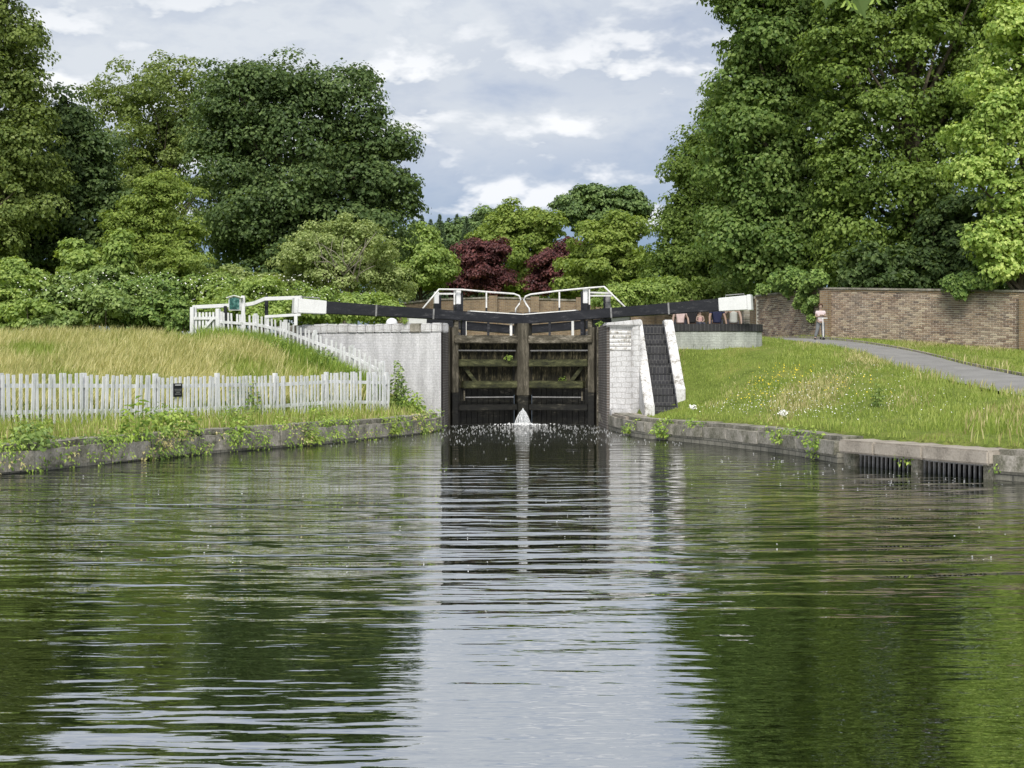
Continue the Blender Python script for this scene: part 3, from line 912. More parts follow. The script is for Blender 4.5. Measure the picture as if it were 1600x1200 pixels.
# ------------------------------------------------------------------ lock gates
def gate(hinge, side, label, wet_seed):
    rnd = random.Random(wet_seed)
    a, c2 = Vector(hinge), Vector(GM)
    a = a + (c2 - a).normalized() * 0.03
    c2 = c2 - (c2 - a).normalized() * 0.02
    d = c2 - a
    L = d.length
    d.normalize()
    nrm = Vector((d.y, -d.x))
    if nrm.y > 0: nrm = -nrm                        # downstream, towards the camera
    ang = math.atan2(d.y, d.x)
    root = empty('lock_gate', (hinge[0], hinge[1], 0), label, 'lock gate')

    def P(u, off):
        q_ = a + d * u + nrm * off
        return (q_.x, q_.y)

    def bx(name, u0, u1, o0, o1, z0, z1, mat, bev=0.012, par=None, tilt=0.0):
        q_ = P((u0 + u1) / 2, (o0 + o1) / 2)
        return MB().box((q_[0], q_[1], (z0 + z1) / 2), (u1 - u0, o1 - o0, z1 - z0), ang, 0, tilt).build(name, mat, par or root, bevel=bev)
    bx('heel_post', 0.0, 0.20, -0.17, 0.17, 1.0, 3.02, M['timber_post'])
    bx('heel_post', 0.003, 0.197, -0.167, 0.167, -0.8, 1.0, M['wet'])
    bx('mitre_post', L - 0.225, L, -0.17, 0.19, 0.9, 3.16, M['timber_post'])
    bx('mitre_post', L - 0.215, L - 0.005, -0.165, 0.18, -0.8, 0.9, M['wet'])
    bx('top_rail', 0.05, L - 0.24, -0.10, 0.25, 2.53, 2.77, M['timber'], 0.02)
    bx('mid_rail', 0.21, L - 0.235, -0.10, 0.20, 1.80, 2.03, M['mossy'], 0.02)
    bx('mid_rail', 0.36, L - 0.235, -0.10, 0.20, 1.13, 1.36, M['mossy'], 0.025)
    bx('low_rail', 0.21, L - 0.235, -0.10, 0.18, 0.44, 0.63, M['wet'], 0.02)
    bx('low_rail', 0.21, L - 0.235, -0.10, 0.18, -0.3, 0.02, M['wet'], 0.02)
    bx('iron_strap', 0.21, L - 0.235, 0.0, 0.03, 2.285, 2.325, M['iron'], 0)
    bx('iron_strap', 0.45, L - 0.32, 0.06, 0.09, 0.84, 0.87, M['iron'], 0)
    u = 0.21
    while u < L - 0.24:
        wd = rnd.uniform(0.14, 0.21)
        u1 = min(u + wd, L - 0.235)
        if u1 - u > 0.05:
            bx('plank', u, u1 - 0.014, -0.16 - rnd.uniform(0, 0.02), -0.105, 1.15, 2.66 - rnd.uniform(0, 0.05), M['plank'], 0)
            bx('lower_plank', u, u1 - 0.014, -0.16 - rnd.uniform(0, 0.02), -0.105, -0.6, 1.13, M['wet'], 0)
        u += wd
    bx('backing_board', 0.2, L - 0.22, -0.19, -0.175, -0.6, 2.6, M['wet'], 0)
    # slanting brace in the second bay
    q0, q1 = P(0.42, 0.02), P(0.80, 0.10)
    MB().bar((q0[0], q0[1], 1.80), (q1[0], q1[1], 1.30), 0.06, 0.11).build('brace', M['mossy'], root)
    q0, q1 = P(0.3, 0.06), P(0.3, 0.06)
    bx('paddle_rod', 0.40, 0.44, 0.03, 0.07, 0.75, 1.06, M['timber'], 0)
    # gap frame between beam and top rail
    for u in (0.10, 0.34):
        bx('stub_post', u, u + 0.13, -0.08, 0.08, 2.772, 3.28, M['timber'] if u < 0.2 else M['black'])
    # balance beam
    if side < 0: e = Vector((X(458, 44.5), 44.5, Z(477.5, 44.5)))
    else: e = Vector((X(1175, 44.5), 44.5, Z(472.5, 44.5)))
    s0 = Vector((GM[0] + side * 0.03, GM[1] - 0.02, Z(499.5, 46.8)))
    dv = (s0 - e).normalized()
    hw = 0.36
    wl_ = 0.98
    jn = e + dv * wl_
    ba = MB()
    sd = dv.cross(Vector((0, 0, 1))).normalized()
    up = sd.cross(dv).normalized()

    def section(p, hh, ww):
        return [p + sd * su * ww / 2 + up * uu * hh / 2 for su, uu in ((-1, -1), (1, -1), (1, 1), (-1, 1))]
    secs = [(jn, 0.375, hw), (e + dv * 3.2, 0.325, hw), (s0 - dv * 2.2, 0.295, hw), (s0, 0.285, 0.30)]
    vs = [q_ for s_ in secs for q_ in section(*s_)]
    fs = [(3, 2, 1, 0), tuple(len(vs) - 4 + k for k in range(4))]
    for i in range(len(secs) - 1):
        for k in range(4):
            fs.append((i * 4 + k, i * 4 + (k + 1) % 4, i * 4 + 4 + (k + 1) % 4, i * 4 + 4 + k))
    beam = ba.add(vs, fs).build('balance_beam', M['black'], root, bevel=0.018)
    eb = MB().add(section(e + dv * 0.125, 0.435, hw + 0.004) + section(jn - dv * 0.004, 0.395, hw + 0.004), ((3, 2, 1, 0), (4, 5, 6, 7), (0, 1, 5, 4), (1, 2, 6, 5), (2, 3, 7, 6), (3, 0, 4, 7))).build('white_end', M['white'], beam, bevel=0.014)
    MB().add(section(e, 0.465, hw + 0.03) + section(e + dv * 0.12, 0.465, hw + 0.03), ((3, 2, 1, 0), (4, 5, 6, 7), (0, 1, 5, 4), (1, 2, 6, 5), (2, 3, 7, 6), (3, 0, 4, 7))).build('end_board', M['white'], beam, bevel=0.012)
    # metal ties on the beam
    for t, sh in ((2.5, 0.352), (4.3, 0.320)):
        p = e + dv * t
        MB().add(section(p - dv * 0.025, sh, hw + 0.016) + section(p + dv * 0.025, sh, hw + 0.016), ((3, 2, 1, 0), (4, 5, 6, 7), (0, 1, 5, 4), (1, 2, 6, 5), (2, 3, 7, 6), (3, 0, 4, 7))).build('beam_strap', M['iron'], beam)
    hp = e + dv * 0.5 + up * 0.225
    MB().tube([hp - dv * 0.28 - up * 0.02, hp - dv * 0.28 + up * 0.05, hp + dv * 0.28 + up * 0.05, hp + dv * 0.28 - up * 0.02], 0.016, 5).build('lifting_handle', M['iron'], beam)
    # footboard and handrail
    off = -0.30
    def H(px, py, dd):
        return Vector((X(px, dd), dd, Z(py, dd)))
    if side < 0:
        rail = [H(655, 489, 45.6), H(686, 452, 45.9), H(722, 452.5, 46.1), H(760, 456, 46.4), H(803, 459, 46.8), H(811, 462, 46.85), H(814, 468, 46.87), H(811, 475, 46.86), H(806, 482, 46.84), H(805.5, 492, 46.83)]
        posts = [(760, 455, 491), ]
        gear = [(716, 452, 490, 46.25, M['white'], M['black']), (682, 456, 486, 47.2, M['white'], M['black'])]
        cross = [(683, 459, 722, 459)]
        stay = 710
    else:
        rail = [H(988, 491, 45.6), H(944, 448, 45.9), H(919, 450, 46.1), H(872, 454.5, 46.4), H(829, 460, 46.8), H(821, 463, 46.85), H(818.5, 468, 46.87), H(822, 475, 46.86), H(827, 482, 46.84), H(827.5, 492, 46.83)]
        posts = [(874, 454, 491), ]
        gear = [(915, 450, 489, 46.25, M['white'], M['black']), (950, 456, 484, 47.2, M['iron'], M['iron'])]
        cross = [(922, 457, 956, 458), (922, 462, 956, 462)]
        stay = 921
    hr = MB().tube(rail, 0.028, 7).build('handrail', M['rail_white'], root, smooth=True)
    for (pxx, p0, p1) in posts:
        dd = 46.4
        MB().tube([H(pxx, p0, dd), H(pxx, p0 + (p1 - p0) * 0.72, dd)], 0.026, 7).build('rail_post', M['rail_white'], root)
        MB().tube([H(pxx, p0 + (p1 - p0) * 0.72, dd), H(pxx, p1 + 4, dd)], 0.030, 7).build('post_foot', M['black'], root)
    MB().tube([H(stay, 452, 46.1), H(stay, 476, 46.1)], 0.026, 7).build('rail_post', M['rail_white'], root)
    MB().tube([H(stay, 476, 46.1), H(stay, 493, 46.1)], 0.03, 7).build('post_foot', M['black'], root)
    for (gx_, p0, p1, dd, mw, mk) in gear:
        cxy = H(gx_, p0, dd)
        zt, zb, zm = Z(p0, dd), Z(p1 + 10, dd), Z(p0 + (p1 - p0) * 0.62, dd)
        MB().box((cxy.x, dd, (zt + zm) / 2), (0.15, 0.12, zt - zm), ang).build('paddle_post', mw, root, bevel=0.012)
        MB().box((cxy.x, dd, (zm + zb) / 2 - 0.002), (0.17, 0.14, zm - zb - 0.004), ang).build('paddle_post_base', mk, root, bevel=0.012)
        MB().box((cxy.x + 0.11 * -side, dd - 0.02, zt - 0.42), (0.06, 0.09, 0.62), ang).build('paddle_rack', M['black'], root)
    for (xa, ya_, xb, yb_) in cross:
        MB().bar(H(xa, ya_, 46.6), H(xb, yb_, 46.9), 0.03, 0.05).build('cross_bar', M['rail_white'], root)
    # foot board: a pale edged plank along the top of the beam
    f0, f1 = s0 + up * 0.160 - dv * 0.02, s0 + up * 0.163 - dv * 1.75
    MB().bar(f0, f1, 0.34, 0.03).build('footboard', M['rail_white'], root)
    MB().bar(s0 + up * 0.195 - dv * 0.02, s0 + up * 0.195 - dv * 0.42, 0.12, 0.03).build('tie_plate', M['black'], root)
    return root


gate(GL, -1, 'left lock gate of mossy planks with black beam ending white on the left', 3)
gate(GR, 1, 'right lock gate of mossy planks with black beam ending white on the right', 5)

# small ferns rooted in the rotten rails are added with the other plants
# head gates far up the chamber: beams only show through the gap
for side, lab in ((-1, 'left far lock gate with black beam seen through the gap'), (1, 'right far lock gate with black beam seen through the gap')):
    root = empty('far_lock_gate', (0.345 + side * 2.26, 73.6, 2), lab, 'lock gate')
    a = Vector((0.345 + side * 0.02, 74.4, 3.62))
    c2 = Vector((0.345 + side * 5.4, 72.4, 4.02))
    dv = (c2 - a).normalized()
    MB().bar(a, c2 - dv * 0.9, 0.34, 0.42).build('balance_beam', M['black'], root, bevel=0.015)
    MB().bar(c2 - dv * 0.896, c2, 0.345, 0.425).build('white_end', M['white'], root, bevel=0.015)
    MB().bar(a + Vector((0, 0.1, -0.8)), Vector((0.345 + side * 2.2, 73.6, 2.82)), 0.2, 1.1).build('leaf', M['timber'], root)
    MB().bar(a + Vector((0, -.3, 0.30)), a + dv * 3.2 + Vector((0, -.3, 0.32)), 0.05, 0.05).build('handrail', M['rail_white'], root)
    for t in (0.4, 1.6, 2.8):
        MB().box(tuple(a + dv * t + Vector((0, -0.2, -0.18))), (0.12, 0.12, 0.9)).build('post', M['rail_white'] if t != 1.6 else M['black'], root)

# ------------------------------------------------------------------ boundary brick wall
bw = empty('boundary_wall', (11.8, 56, 2.9), 'weathered brick boundary wall with stone coping beside the path', 'brick wall')
wl_pts = [(24.5, 44.6, 1.75, 3.75), (17.45, 50.8, 2.35, 4.27), (11.8, 56.0, 2.85, 4.64), (10.0, 61.0, 3.05, 4.60)]
brick_me = MB().box((0, 0, 0), (0.206, 0.09, 0.053)).build('brick', M['brick_i'])
brick_mesh_shared = brick_me.data
bpy.data.objects.remove(brick_me)
for v_ in brick_mesh_shared.vertices: v_.co.z -= 0.0265
mass = MB()
cands = []
for i in range(len(wl_pts) - 1):
    x0, y0, zb0, zt0 = wl_pts[i]
    x1, y1, zb1, zt1 = wl_pts[i + 1]
    a, c2 = Vector((x0, y0)), Vector((x1, y1))
    d = c2 - a
    L = d.length
    d.normalize()
    nrm = Vector((-d.y, d.x))
    if nrm.dot(Vector((0, 0)) - a) < 0: nrm = -nrm       # towards the camera
    ang = math.atan2(d.y, d.x)
    th = 0.33
    back = -nrm * th
    MB().prism([(x0, y0), (x1, y1), (x1 + back.x, y1 + back.y), (x0 + back.x, y0 + back.y)] if (Vector((x1 - x0, y1 - y0)).cross(back) > 0) else [(x0, y0), (x0 + back.x, y0 + back.y), (x1 + back.x, y1 + back.y), (x1, y1)],
               -0.2, [zt0, zt1, zt1, zt0] if (Vector((x1 - x0, y1 - y0)).cross(back) > 0) else [zt0, zt0, zt1, zt1]).build('wall_core', M['mortar'], bw)
    # coping: two oversailing courses and sloped cap
    for (dz, hgt, ov, mt) in ((0.03, 0.075, 0.035, M['yellowbrick']), (0.105, 0.08, 0.065, M['coping'])):
        pa, pb = a + nrm * 0 - nrm * th / 2, c2 - nrm * th / 2
        MB().bar((pa.x, pa.y, zt0 + dz), (pb.x, pb.y, zt1 + dz), th + 2 * ov, hgt - 0.004).build('coping', mt, bw, bevel=0.008)
    slope = (zt1 - zt0) / L
    ncourse = int((max(zt0, zt1) - min(zb0, zb1)) / 0.0755) + 2
    for k in range(1, ncourse + 1):
        off = 0.1125 if k % 2 else 0.0
        u = off - 0.05
        while u < L - 0.12:
            uc = u + 0.1125
            u += 0.225
            if uc < 0.11 or uc > L - 0.11: continue
            zc = zt0 + slope * uc - k * 0.0755 + 0.03
            if zc < zb0 + (zb1 - zb0) * uc / L - 0.1: continue
            p = a + d * uc
            pxp = 800 + p.x / p.y * F
            if pxp > 1900 and i == 0: continue
            cands.append((p.x, p.y, zc, ang, slope, nrm, pxp, i))
inview = [c_ for c_ in cands if c_[6] <= 1600]
inview.sort(key=lambda c_: (c_[1]))
single = set(id(c_) for c_ in inview[:300])
for c_ in cands:
    x_, y_, z_, ang, slope, nrm, pxp, i = c_
    pr = random.uniform(-0.034, -0.024)
    if id(c_) in single:
        o_ = bpy.data.objects.new('brick', brick_mesh_shared)
        COL.objects.link(o_)
        o_.parent = bw
        o_.location = Vector((x_ + nrm.x * pr, y_ + nrm.y * pr, z_)) - Vector(bw.location)
        o_.rotation_euler = (0, -math.atan(slope), ang)
    else:
        mass.box((x_ + nrm.x * pr, y_ + nrm.y * pr, z_), (0.206, 0.09, 0.053), ang, 0, -math.atan(slope))
o = mass.build('brickwork', M['brick_j'], bw)
o['kind'] = 'stuff'
for (x_, y_, zb, zt, an) in ((11.8, 55.93, 2.7, 4.66, -0.75), (17.5, 50.72, 2.2, 4.28, -0.75), (14.6, 53.36, 2.5, 4.44, -0.75)):
    if x_ == 14.6: continue
    MB().box((x_, y_, (zb + zt) / 2), (0.36, 0.36, zt - zb), an).build('pier', M['yellowbrick'], bw)

fw = empty('far_brick_wall', (0, 79, 3.1), 'yellowish brick wall with piers far behind the lock gates', 'brick wall')
fpts = [(-7.2, 84, 5.2), (-4.2, 80.0, 5.35), (-1.0, 79.0, 5.42), (3.6, 78.6, 5.25), (7.4, 77.5, 4.95), (9.6, 70, 4.75), (10.0, 61.3, 4.60)]
for i in range(len(fpts) - 1):
    x0, y0, z0 = fpts[i]
    x1, y1, z1 = fpts[i + 1]
    d = Vector((x1 - x0, y1 - y0)).normalized()
    nb = Vector((-d.y, d.x)) * 0.33
    MB().prism([(x0, y0), (x1, y1), (x1 + nb.x, y1 + nb.y), (x0 + nb.x, y0 + nb.y)], 2.6, [z0, z1, z1, z0]).build('wall_panel', M['yellowbrick'], fw)
    MB().bar((x0 + nb.x / 2, y0 + nb.y / 2, z0 + 0.05), (x1 + nb.x / 2, y1 + nb.y / 2, z1 + 0.05), 0.42, 0.09).build('coping', M['coping'], fw)
for (x_, y_, z_) in ((-4.2, 79.9, 5.5), (-1.0, 78.85, 5.55), (1.2, 78.7, 5.5), (3.6, 78.5, 5.45)):
    MB().box((x_, y_, (2.6 + z_) / 2), (0.45, 0.45, z_ - 2.6)).build('pier', M['yellowbrick'], fw)

# ------------------------------------------------------------------ picket fences
pk_mesh = []
for k in range(5):
    ob = MB().box((0, 0, 0.5), (0.080, 0.022, 1.0)).build('picket', M['picket'], None, bevel=0.004)
    for v_ in ob.data.vertices:
        v_.co += Vector((0, 0, 0))
        if v_.co.z > 0.9: v_.co.x += random.uniform(-0.004, 0.004)
    pk_mesh.append(ob.data)
    bpy.data.objects.remove(ob)


def fence(name, pts, label, height, spacing, post_every, seed, jitter=0.02, rails=(0.78, 0.25), pw_=1.0):
    rnd = random.Random(seed)
    root = empty(name, (pts[0][0], pts[0][1], g1(*pts[0][:2])), label, 'fence')
    base = Vector(root.location)
    p = resample([q[:2] for q in pts], lambda i: spacing * rnd.uniform(0.9, 1.1))
    zs = np.interp(np.arange(len(p)), np.linspace(0, len(p) - 1, 40), [g1(*p[int(t)]) for t in np.linspace(0, len(p) - 1, 40)])
    step = max(1, int(post_every / spacing))
    panel_off = 0.0
    lean = 0.0
    railpts = []
    for i in range(len(p) - 1):
        if i % step == 0:
            panel_off = rnd.uniform(-0.045, 0.045)
            lean = rnd.uniform(-0.03, 0.03)
        a, c2 = p[i], p[i + 1]
        ang = math.atan2(c2[1] - a[1], c2[0] - a[0])
        n_ = Vector((math.sin(ang), -math.cos(ang), 0))
        if n_.y > 0: n_ = -n_
        if rnd.random() < 0.008: continue
        hgt = height + panel_off + rnd.uniform(-jitter, jitter)
        o_ = bpy.data.objects.new('picket', rnd.choice(pk_mesh))
        COL.objects.link(o_)
        o_.parent = root
        o_.location = Vector((a[0], a[1], zs[i] - 0.06)) + n_ * 0.032 - base
        o_.scale = (rnd.uniform(0.92, 1.12) * pw_, 1, hgt + 0.06)
        o_.rotation_euler = (rnd.uniform(-.02, .02), lean + rnd.gauss(0, .022), ang + rnd.uniform(-0.06, 0.06))
        if i % step == 0 or i == len(p) - 2:
            MB().box((a[0] - n_.x * 0.05, a[1] - n_.y * 0.05, zs[i] + (height + 0.05) / 2 - 0.1), (0.11, 0.09, height + 0.25), ang).build('post', M['picket'], root, bevel=0.008)
        railpts.append((Vector((a[0], a[1], zs[i] + panel_off * 0.6)), i % step == 0))
    for r in rails:
        prev = None
        for i in range(0, len(railpts), step):
            j = min(i + step, len(railpts) - 1)
            if j <= i: break
            A, B = railpts[i][0], railpts[j][0]
            MB().bar(A + Vector((0, 0.0, height * r)), B + Vector((0, 0.0, height * r)), 0.04, 0.085).build('rail', M['picket'], root)
    return root


fence('picket_fence', [(-12.6, 26.2), (-10.5, 29.3), (-7.9, 33.7), (-5.4, 38.3), (-3.42, 41.6)], 'long low white picket fence along the water behind the weedy bank', 1.02, 0.145, 2.2, 4)
fence('picket_fence', [(-9.35, 47.75), (-8.6, 47.2), (-7.6, 46.25), (-5.9, 44.2), (-4.5, 42.95), (-3.62, 42.2)], 'white picket fence climbing the slope from the lock wall to the gate', 1.00, 0.21, 1.7, 9, rails=(0.72, 0.2), pw_=0.95)

# wicket gate at the head of the slope
gt = empty('picket_gate', (-9.9, 48, 2.5), 'white picket gate with a diagonal brace at the top of the slope', 'gate')
ga0, ga1 = Vector((-10.30, 48.05)), Vector((-9.42, 47.75))
gdv = (ga1 - ga0).normalized()
gang = math.atan2(gdv.y, gdv.x)
for q, hgt in ((ga0, 1.22), (ga1, 1.16)):
    MB().box((q.x, q.y, 2.5 + hgt / 2 - 0.1), (0.13, 0.13, hgt + 0.2), gang).build('post', M['picket'], gt, bevel=0.01)
for k in range(6):
    q = ga0 + gdv * (0.14 + k * 0.125)
    MB().box((q.x, q.y - 0.03, 3.04), (0.072, 0.02, 1.02), gang).build('picket', M['picket'], gt)
for zc in (2.72, 3.36):
    q = (ga0 + ga1) / 2
    MB().box((q.x, q.y - 0.062, zc), (0.80, 0.03, 0.09), gang).build('rail', M['picket'], gt)
qa, qb = ga0 + gdv * 0.12, ga0 + gdv * 0.76
MB().bar((qa.x, qa.y - 0.095, 2.72), (qb.x, qb.y - 0.095, 3.34), 0.03, 0.085).build('diagonal_brace', M['picket'], gt)

# white timber guard rail behind
grl = empty('guard_rail', (-9, 49, 2.6), 'white timber guard rail on short posts behind the notice box', 'railing')
pts = [(X(301, 49), 49.0, Z(480, 49)), (X(385, 48.6), 48.6, Z(476, 48.6)), (X(397, 48.6), 48.6, Z(474, 48.6)), (X(414, 48.4), 48.4, Z(467, 48.4)), (X(472, 48.2), 48.2, Z(465, 48.2))]
for a, c2 in zip(pts[:-1], pts[1:]):
    MB().bar(a, c2, 0.06, 0.12).build('rail', M['white'], grl, bevel=0.008)
for (px_, top, mt) in ((304, 480, M['white']), (416, 462, M['black']), (352, 478, M['black'])):
    MB().box((X(px_, 48.7), 48.75, (Z(top, 48.7) + 2.4) / 2), (0.11, 0.10, Z(top, 48.7) - 2.4)).build('post', mt, grl, bevel=0.01)
a, c2 = (X(414, 46.9), 46.9, Z(495, 46.9)), (X(470, 46.6), 46.6, Z(491.5, 46.6))
MB().bar(a, c2, 0.06, 0.09).build('low_rail', M['white'], grl, bevel=0.008)
MB().box((X(416, 46.9), 46.93, (Z(494, 46.9) + 2.3) / 2), (0.1, 0.1, Z(494, 46.9) - 2.3)).build('post', M['white'], grl)
MB().box((X(462, 46.6), 46.65, (Z(492, 46.6) + 2.3) / 2), (0.1, 0.1, Z(492, 46.6) - 2.3)).build('post', M['white'], grl)

# notice box on its post
m, nd, lk, b = new_mat('faded_green_print')
v = wpos(nd, lk, (1, 1, 1))
vo = nd.new('ShaderNodeTexVoronoi'); vo.inputs['Scale'].default_value = 14
lk.new(v, vo.inputs['Vector'])
n1 = noise(nd, lk, v, 9, 4, 0.6)
c = ramp(nd, lk, n1, [(0.35, (0.01, 0.035, 0.035)), (0.5, (0.02, 0.10, 0.085)), (0.62, (0.10, 0.22, 0.20)), (0.72, (0.45, 0.5, 0.5))])
lk.new(c, b.inputs['Base Color'])
b.inputs['Roughness'].default_value = 0.3
M['print'] = m
nb_ = empty('notice_board', (X(380, 48), 48.0, 2.5), 'small green notice in a white pitched-top case on a post', 'notice board')
MB().box((X(380, 48), 48.0, (Z(462, 48) + 2.4) / 2), (0.12, 0.10, Z(462, 48) - 2.4)).build('post', M['white'], nb_, bevel=0.01)
x0, x1, zb, zt = X(357.5, 47.9), X(376, 47.9), Z(485, 47.9), Z(465, 47.9)
xm = (x0 + x1) / 2
vs = [(x0, zb), (x1, zb), (x1, zt - 0.02), (xm, zt + 0.04), (x0, zt - 0.02)]
MB().add([(x, 47.86, z) for x, z in vs] + [(x, 47.93, z) for x, z in vs], [(0, 1, 2, 3, 4), (9, 8, 7, 6, 5)] + [(i, i + 5, (i + 1) % 5 + 5, (i + 1) % 5) for i in range(5)]).build('case', M['white'], nb_)
sc_ = [(xm + (x - xm) * 0.86, zb + 0.03 + (z - zb) * 0.88) for x, z in vs]
MB().add([(x, 47.845, z) for x, z in sc_] + [(x, 47.858, z) for x, z in sc_], [(0, 1, 2, 3, 4), (9, 8, 7, 6, 5)] + [(i, i + 5, (i + 1) % 5 + 5, (i + 1) % 5) for i in range(5)]).build('notice', M['print'], nb_)
for sgn in (-1, 1):
    MB().bar((xm + sgn * 0.26, 47.88, zt - 0.01), (xm, 47.88, zt + 0.07), 0.16, 0.025).build('roof_board', M['white'], nb_)

# black notice screwed to the long fence
fx = X(274.5, 34.6)
sg = empty('fence_sign', (fx, 34.3, 1.2), 'small black sign with pale lettering on the long picket fence', 'sign')
sgy = None
for yy in np.arange(30, 40, 0.05):
    if abs(X(274.5, yy) - np.interp(yy, [29.3, 33.7, 38.3], [-10.5, -7.9, -5.4])) < 0.02:
        sgy = yy
        break
sgy = sgy or 34.0
sx = X(274.5, sgy)
fa = math.atan2(38.3 - 33.7, -5.4 + 7.9)
WLOC[sg.name] = Vector((sx, sgy, 1.2)); sg.location = (sx, sgy, 1.2)
sn = Vector((math.sin(fa), -math.cos(fa)))
zt, zb = Z(599, sgy), Z(620, sgy)
MB().box((sx + sn.x * 0.062, sgy + sn.y * 0.062, (zt + zb) / 2), (0.30, 0.012, zt - zb), fa).build('panel', M['black'], sg)
hgt = zt - zb
for k, (f0, wdt, th) in enumerate(((0.12, 0.20, 0.022), (0.44, 0.24, 0.014), (0.55, 0.22, 0.014), (0.66, 0.12, 0.02), (0.80, 0.20, 0.018))):
    MB().box((sx + sn.x * 0.071, sgy + sn.y * 0.071, zt - hgt * f0), (wdt, 0.004, th), fa).build('lettering', M['iron'] if k else M['rail_white'], sg)

# ------------------------------------------------------------------ foliage generator
def unit(n):
    v_ = rng.normal(size=(n, 3))
    return v_ / np.linalg.norm(v_, axis=1)[:, None]


def norm(v_):
    return v_ / np.maximum(np.linalg.norm(v_, axis=1), 1e-6)[:, None]


def leaves(p, nrm, tan, size, width=0.45, fold=0.12):
    """kite leaves folded on the midrib; arrays of positions, normals, directions, sizes"""
    n = norm(nrm)
    t = norm(tan - n * np.sum(tan * n, axis=1)[:, None])
    bt = np.cross(n, t)
    s_ = size[:, None]
    base = p
    tip = p + t * s_ - n * s_ * 0.12
    mid = p + t * s_ * 0.45
    l = mid + bt * s_ * width + n * s_ * fold
    r = mid - bt * s_ * width + n * s_ * fold
    k = len(p)
    vv = np.stack([base, l, tip, r], 1).reshape(-1, 3)
    i0 = np.arange(k) * 4
    f = np.stack([i0, i0 + 3, i0 + 2, i0, i0 + 2, i0 + 1], 1).reshape(-1)
    return vv, f


def clump_leaves(cent, rad, out, per, leaf, flat=0.6, droop=0.35, upw=0.7):
    """cent (k,3) clump centres, rad (k,), out (k,3) outward directions of the lobe at the clump"""
    k = len(cent)
    ci = np.repeat(np.arange(k), per)
    n = len(ci)
    o_ = out[ci]
    ax = norm(o_ * 0.75 + np.array([0, 0, 0.8]))
    d = unit(n)
    dome = rng.random(n) < 0.80
    dp = np.sum(d * ax, axis=1)
    d = np.where((dome & (dp < 0))[:, None], d - 2 * dp[:, None] * ax, d)
    rr_ = np.where(dome, 0.72 + 0.34 * rng.random(n), rng.random(n) ** 0.5)
    wob = 1 + 0.22 * np.sin(d[:, 0] * 5 + ci * 1.7) * np.sin(d[:, 1] * 5 + ci * 0.9)
    p = cent[ci] + d * (rr_ * wob)[:, None] * rad[ci][:, None] * np.array([1.0, 1.0, flat])
    nrm = 0.80 * d + 0.25 * o_ + np.array([0, 0, upw * 0.55]) + 0.30 * rng.normal(size=(n, 3))
    tan = 0.6 * o_ + 0.6 * d + 0.55 * rng.normal(size=(n, 3)) + np.array([0, 0, -droop])
    sz = leaf * rng.uniform(0.45, 1.4, n)
    return leaves(p, nrm, tan, sz)


def crown(lobes, total, leaf, clump, flat=0.6, shell=0.5, spill=0.12, droop=0.35, upw=0.7, clump_n=None, core=0.10, sub=3):
    """lobes: (x,y,z,rx,ry,rz)"""
    lob = np.array(lobes, float)
    if sub:
        ex = []
        for L_ in lob:
            for _ in range(sub):
                d = unit(1)[0] * np.array([1, 1, 0.9]) + np.array([0, -0.25, 0.15])
                ex.append(np.concatenate([L_[:3] + d * L_[3:6] * rng.uniform(0.62, 0.9), L_[3:6] * rng.uniform(0.32, 0.55)]))
        lob[:, 3:6] *= 0.86
        lob = np.concatenate([lob, np.array(ex)])
    area = (lob[:, 3] * lob[:, 5]) ** 1.0
    vol_clumps = clump_n or max(20, int(total / 105))
    share = np.maximum(3, (vol_clumps * area / area.sum()).astype(int))
    C, Rr, O = [], [], []
    for L_, k in zip(lob, share):
        d = unit(k)
        # favour the near and the upper side, which is what light and eye meet
        fr = shell + (1 - shell) * rng.random(k) ** 0.6
        fr = fr * (1 + spill * rng.normal(size=k))
        fr = np.minimum(fr, 1.12)
        C.append(L_[:3] + d * fr[:, None] * L_[3:6])
        O.append(d)
        Rr.append(clump * rng.uniform(0.45, 1.45, k))
    C, O, Rr = np.concatenate(C), np.concatenate(O), np.concatenate(Rr)
    per = np.maximum(6, (total / len(C) * (Rr / Rr.mean()) ** 1.6).astype(int))
    v_, f = clump_leaves(C, Rr, O, per, leaf, flat, droop, upw)
    # inner leaves that close the heart of the crown
    if core:
        nc = int(total * core)
        li = rng.choice(len(lob), nc, p=area / area.sum())
        d = unit(nc)
        p = lob[li, :3] + d * (0.75 * rng.random(nc) ** 0.5)[:, None] * lob[li, 3:6]
        v2, f2 = leaves(p, rng.normal(size=(nc, 3)) + np.array([0, -0.6, 0.3]), rng.normal(size=(nc, 3)), leaf * 1.9 * rng.uniform(.7, 1.2, nc))
        f = np.concatenate([f, f2 + len(v_)])
        v_ = np.concatenate([v_, v2])
    return v_, f, C, Rr


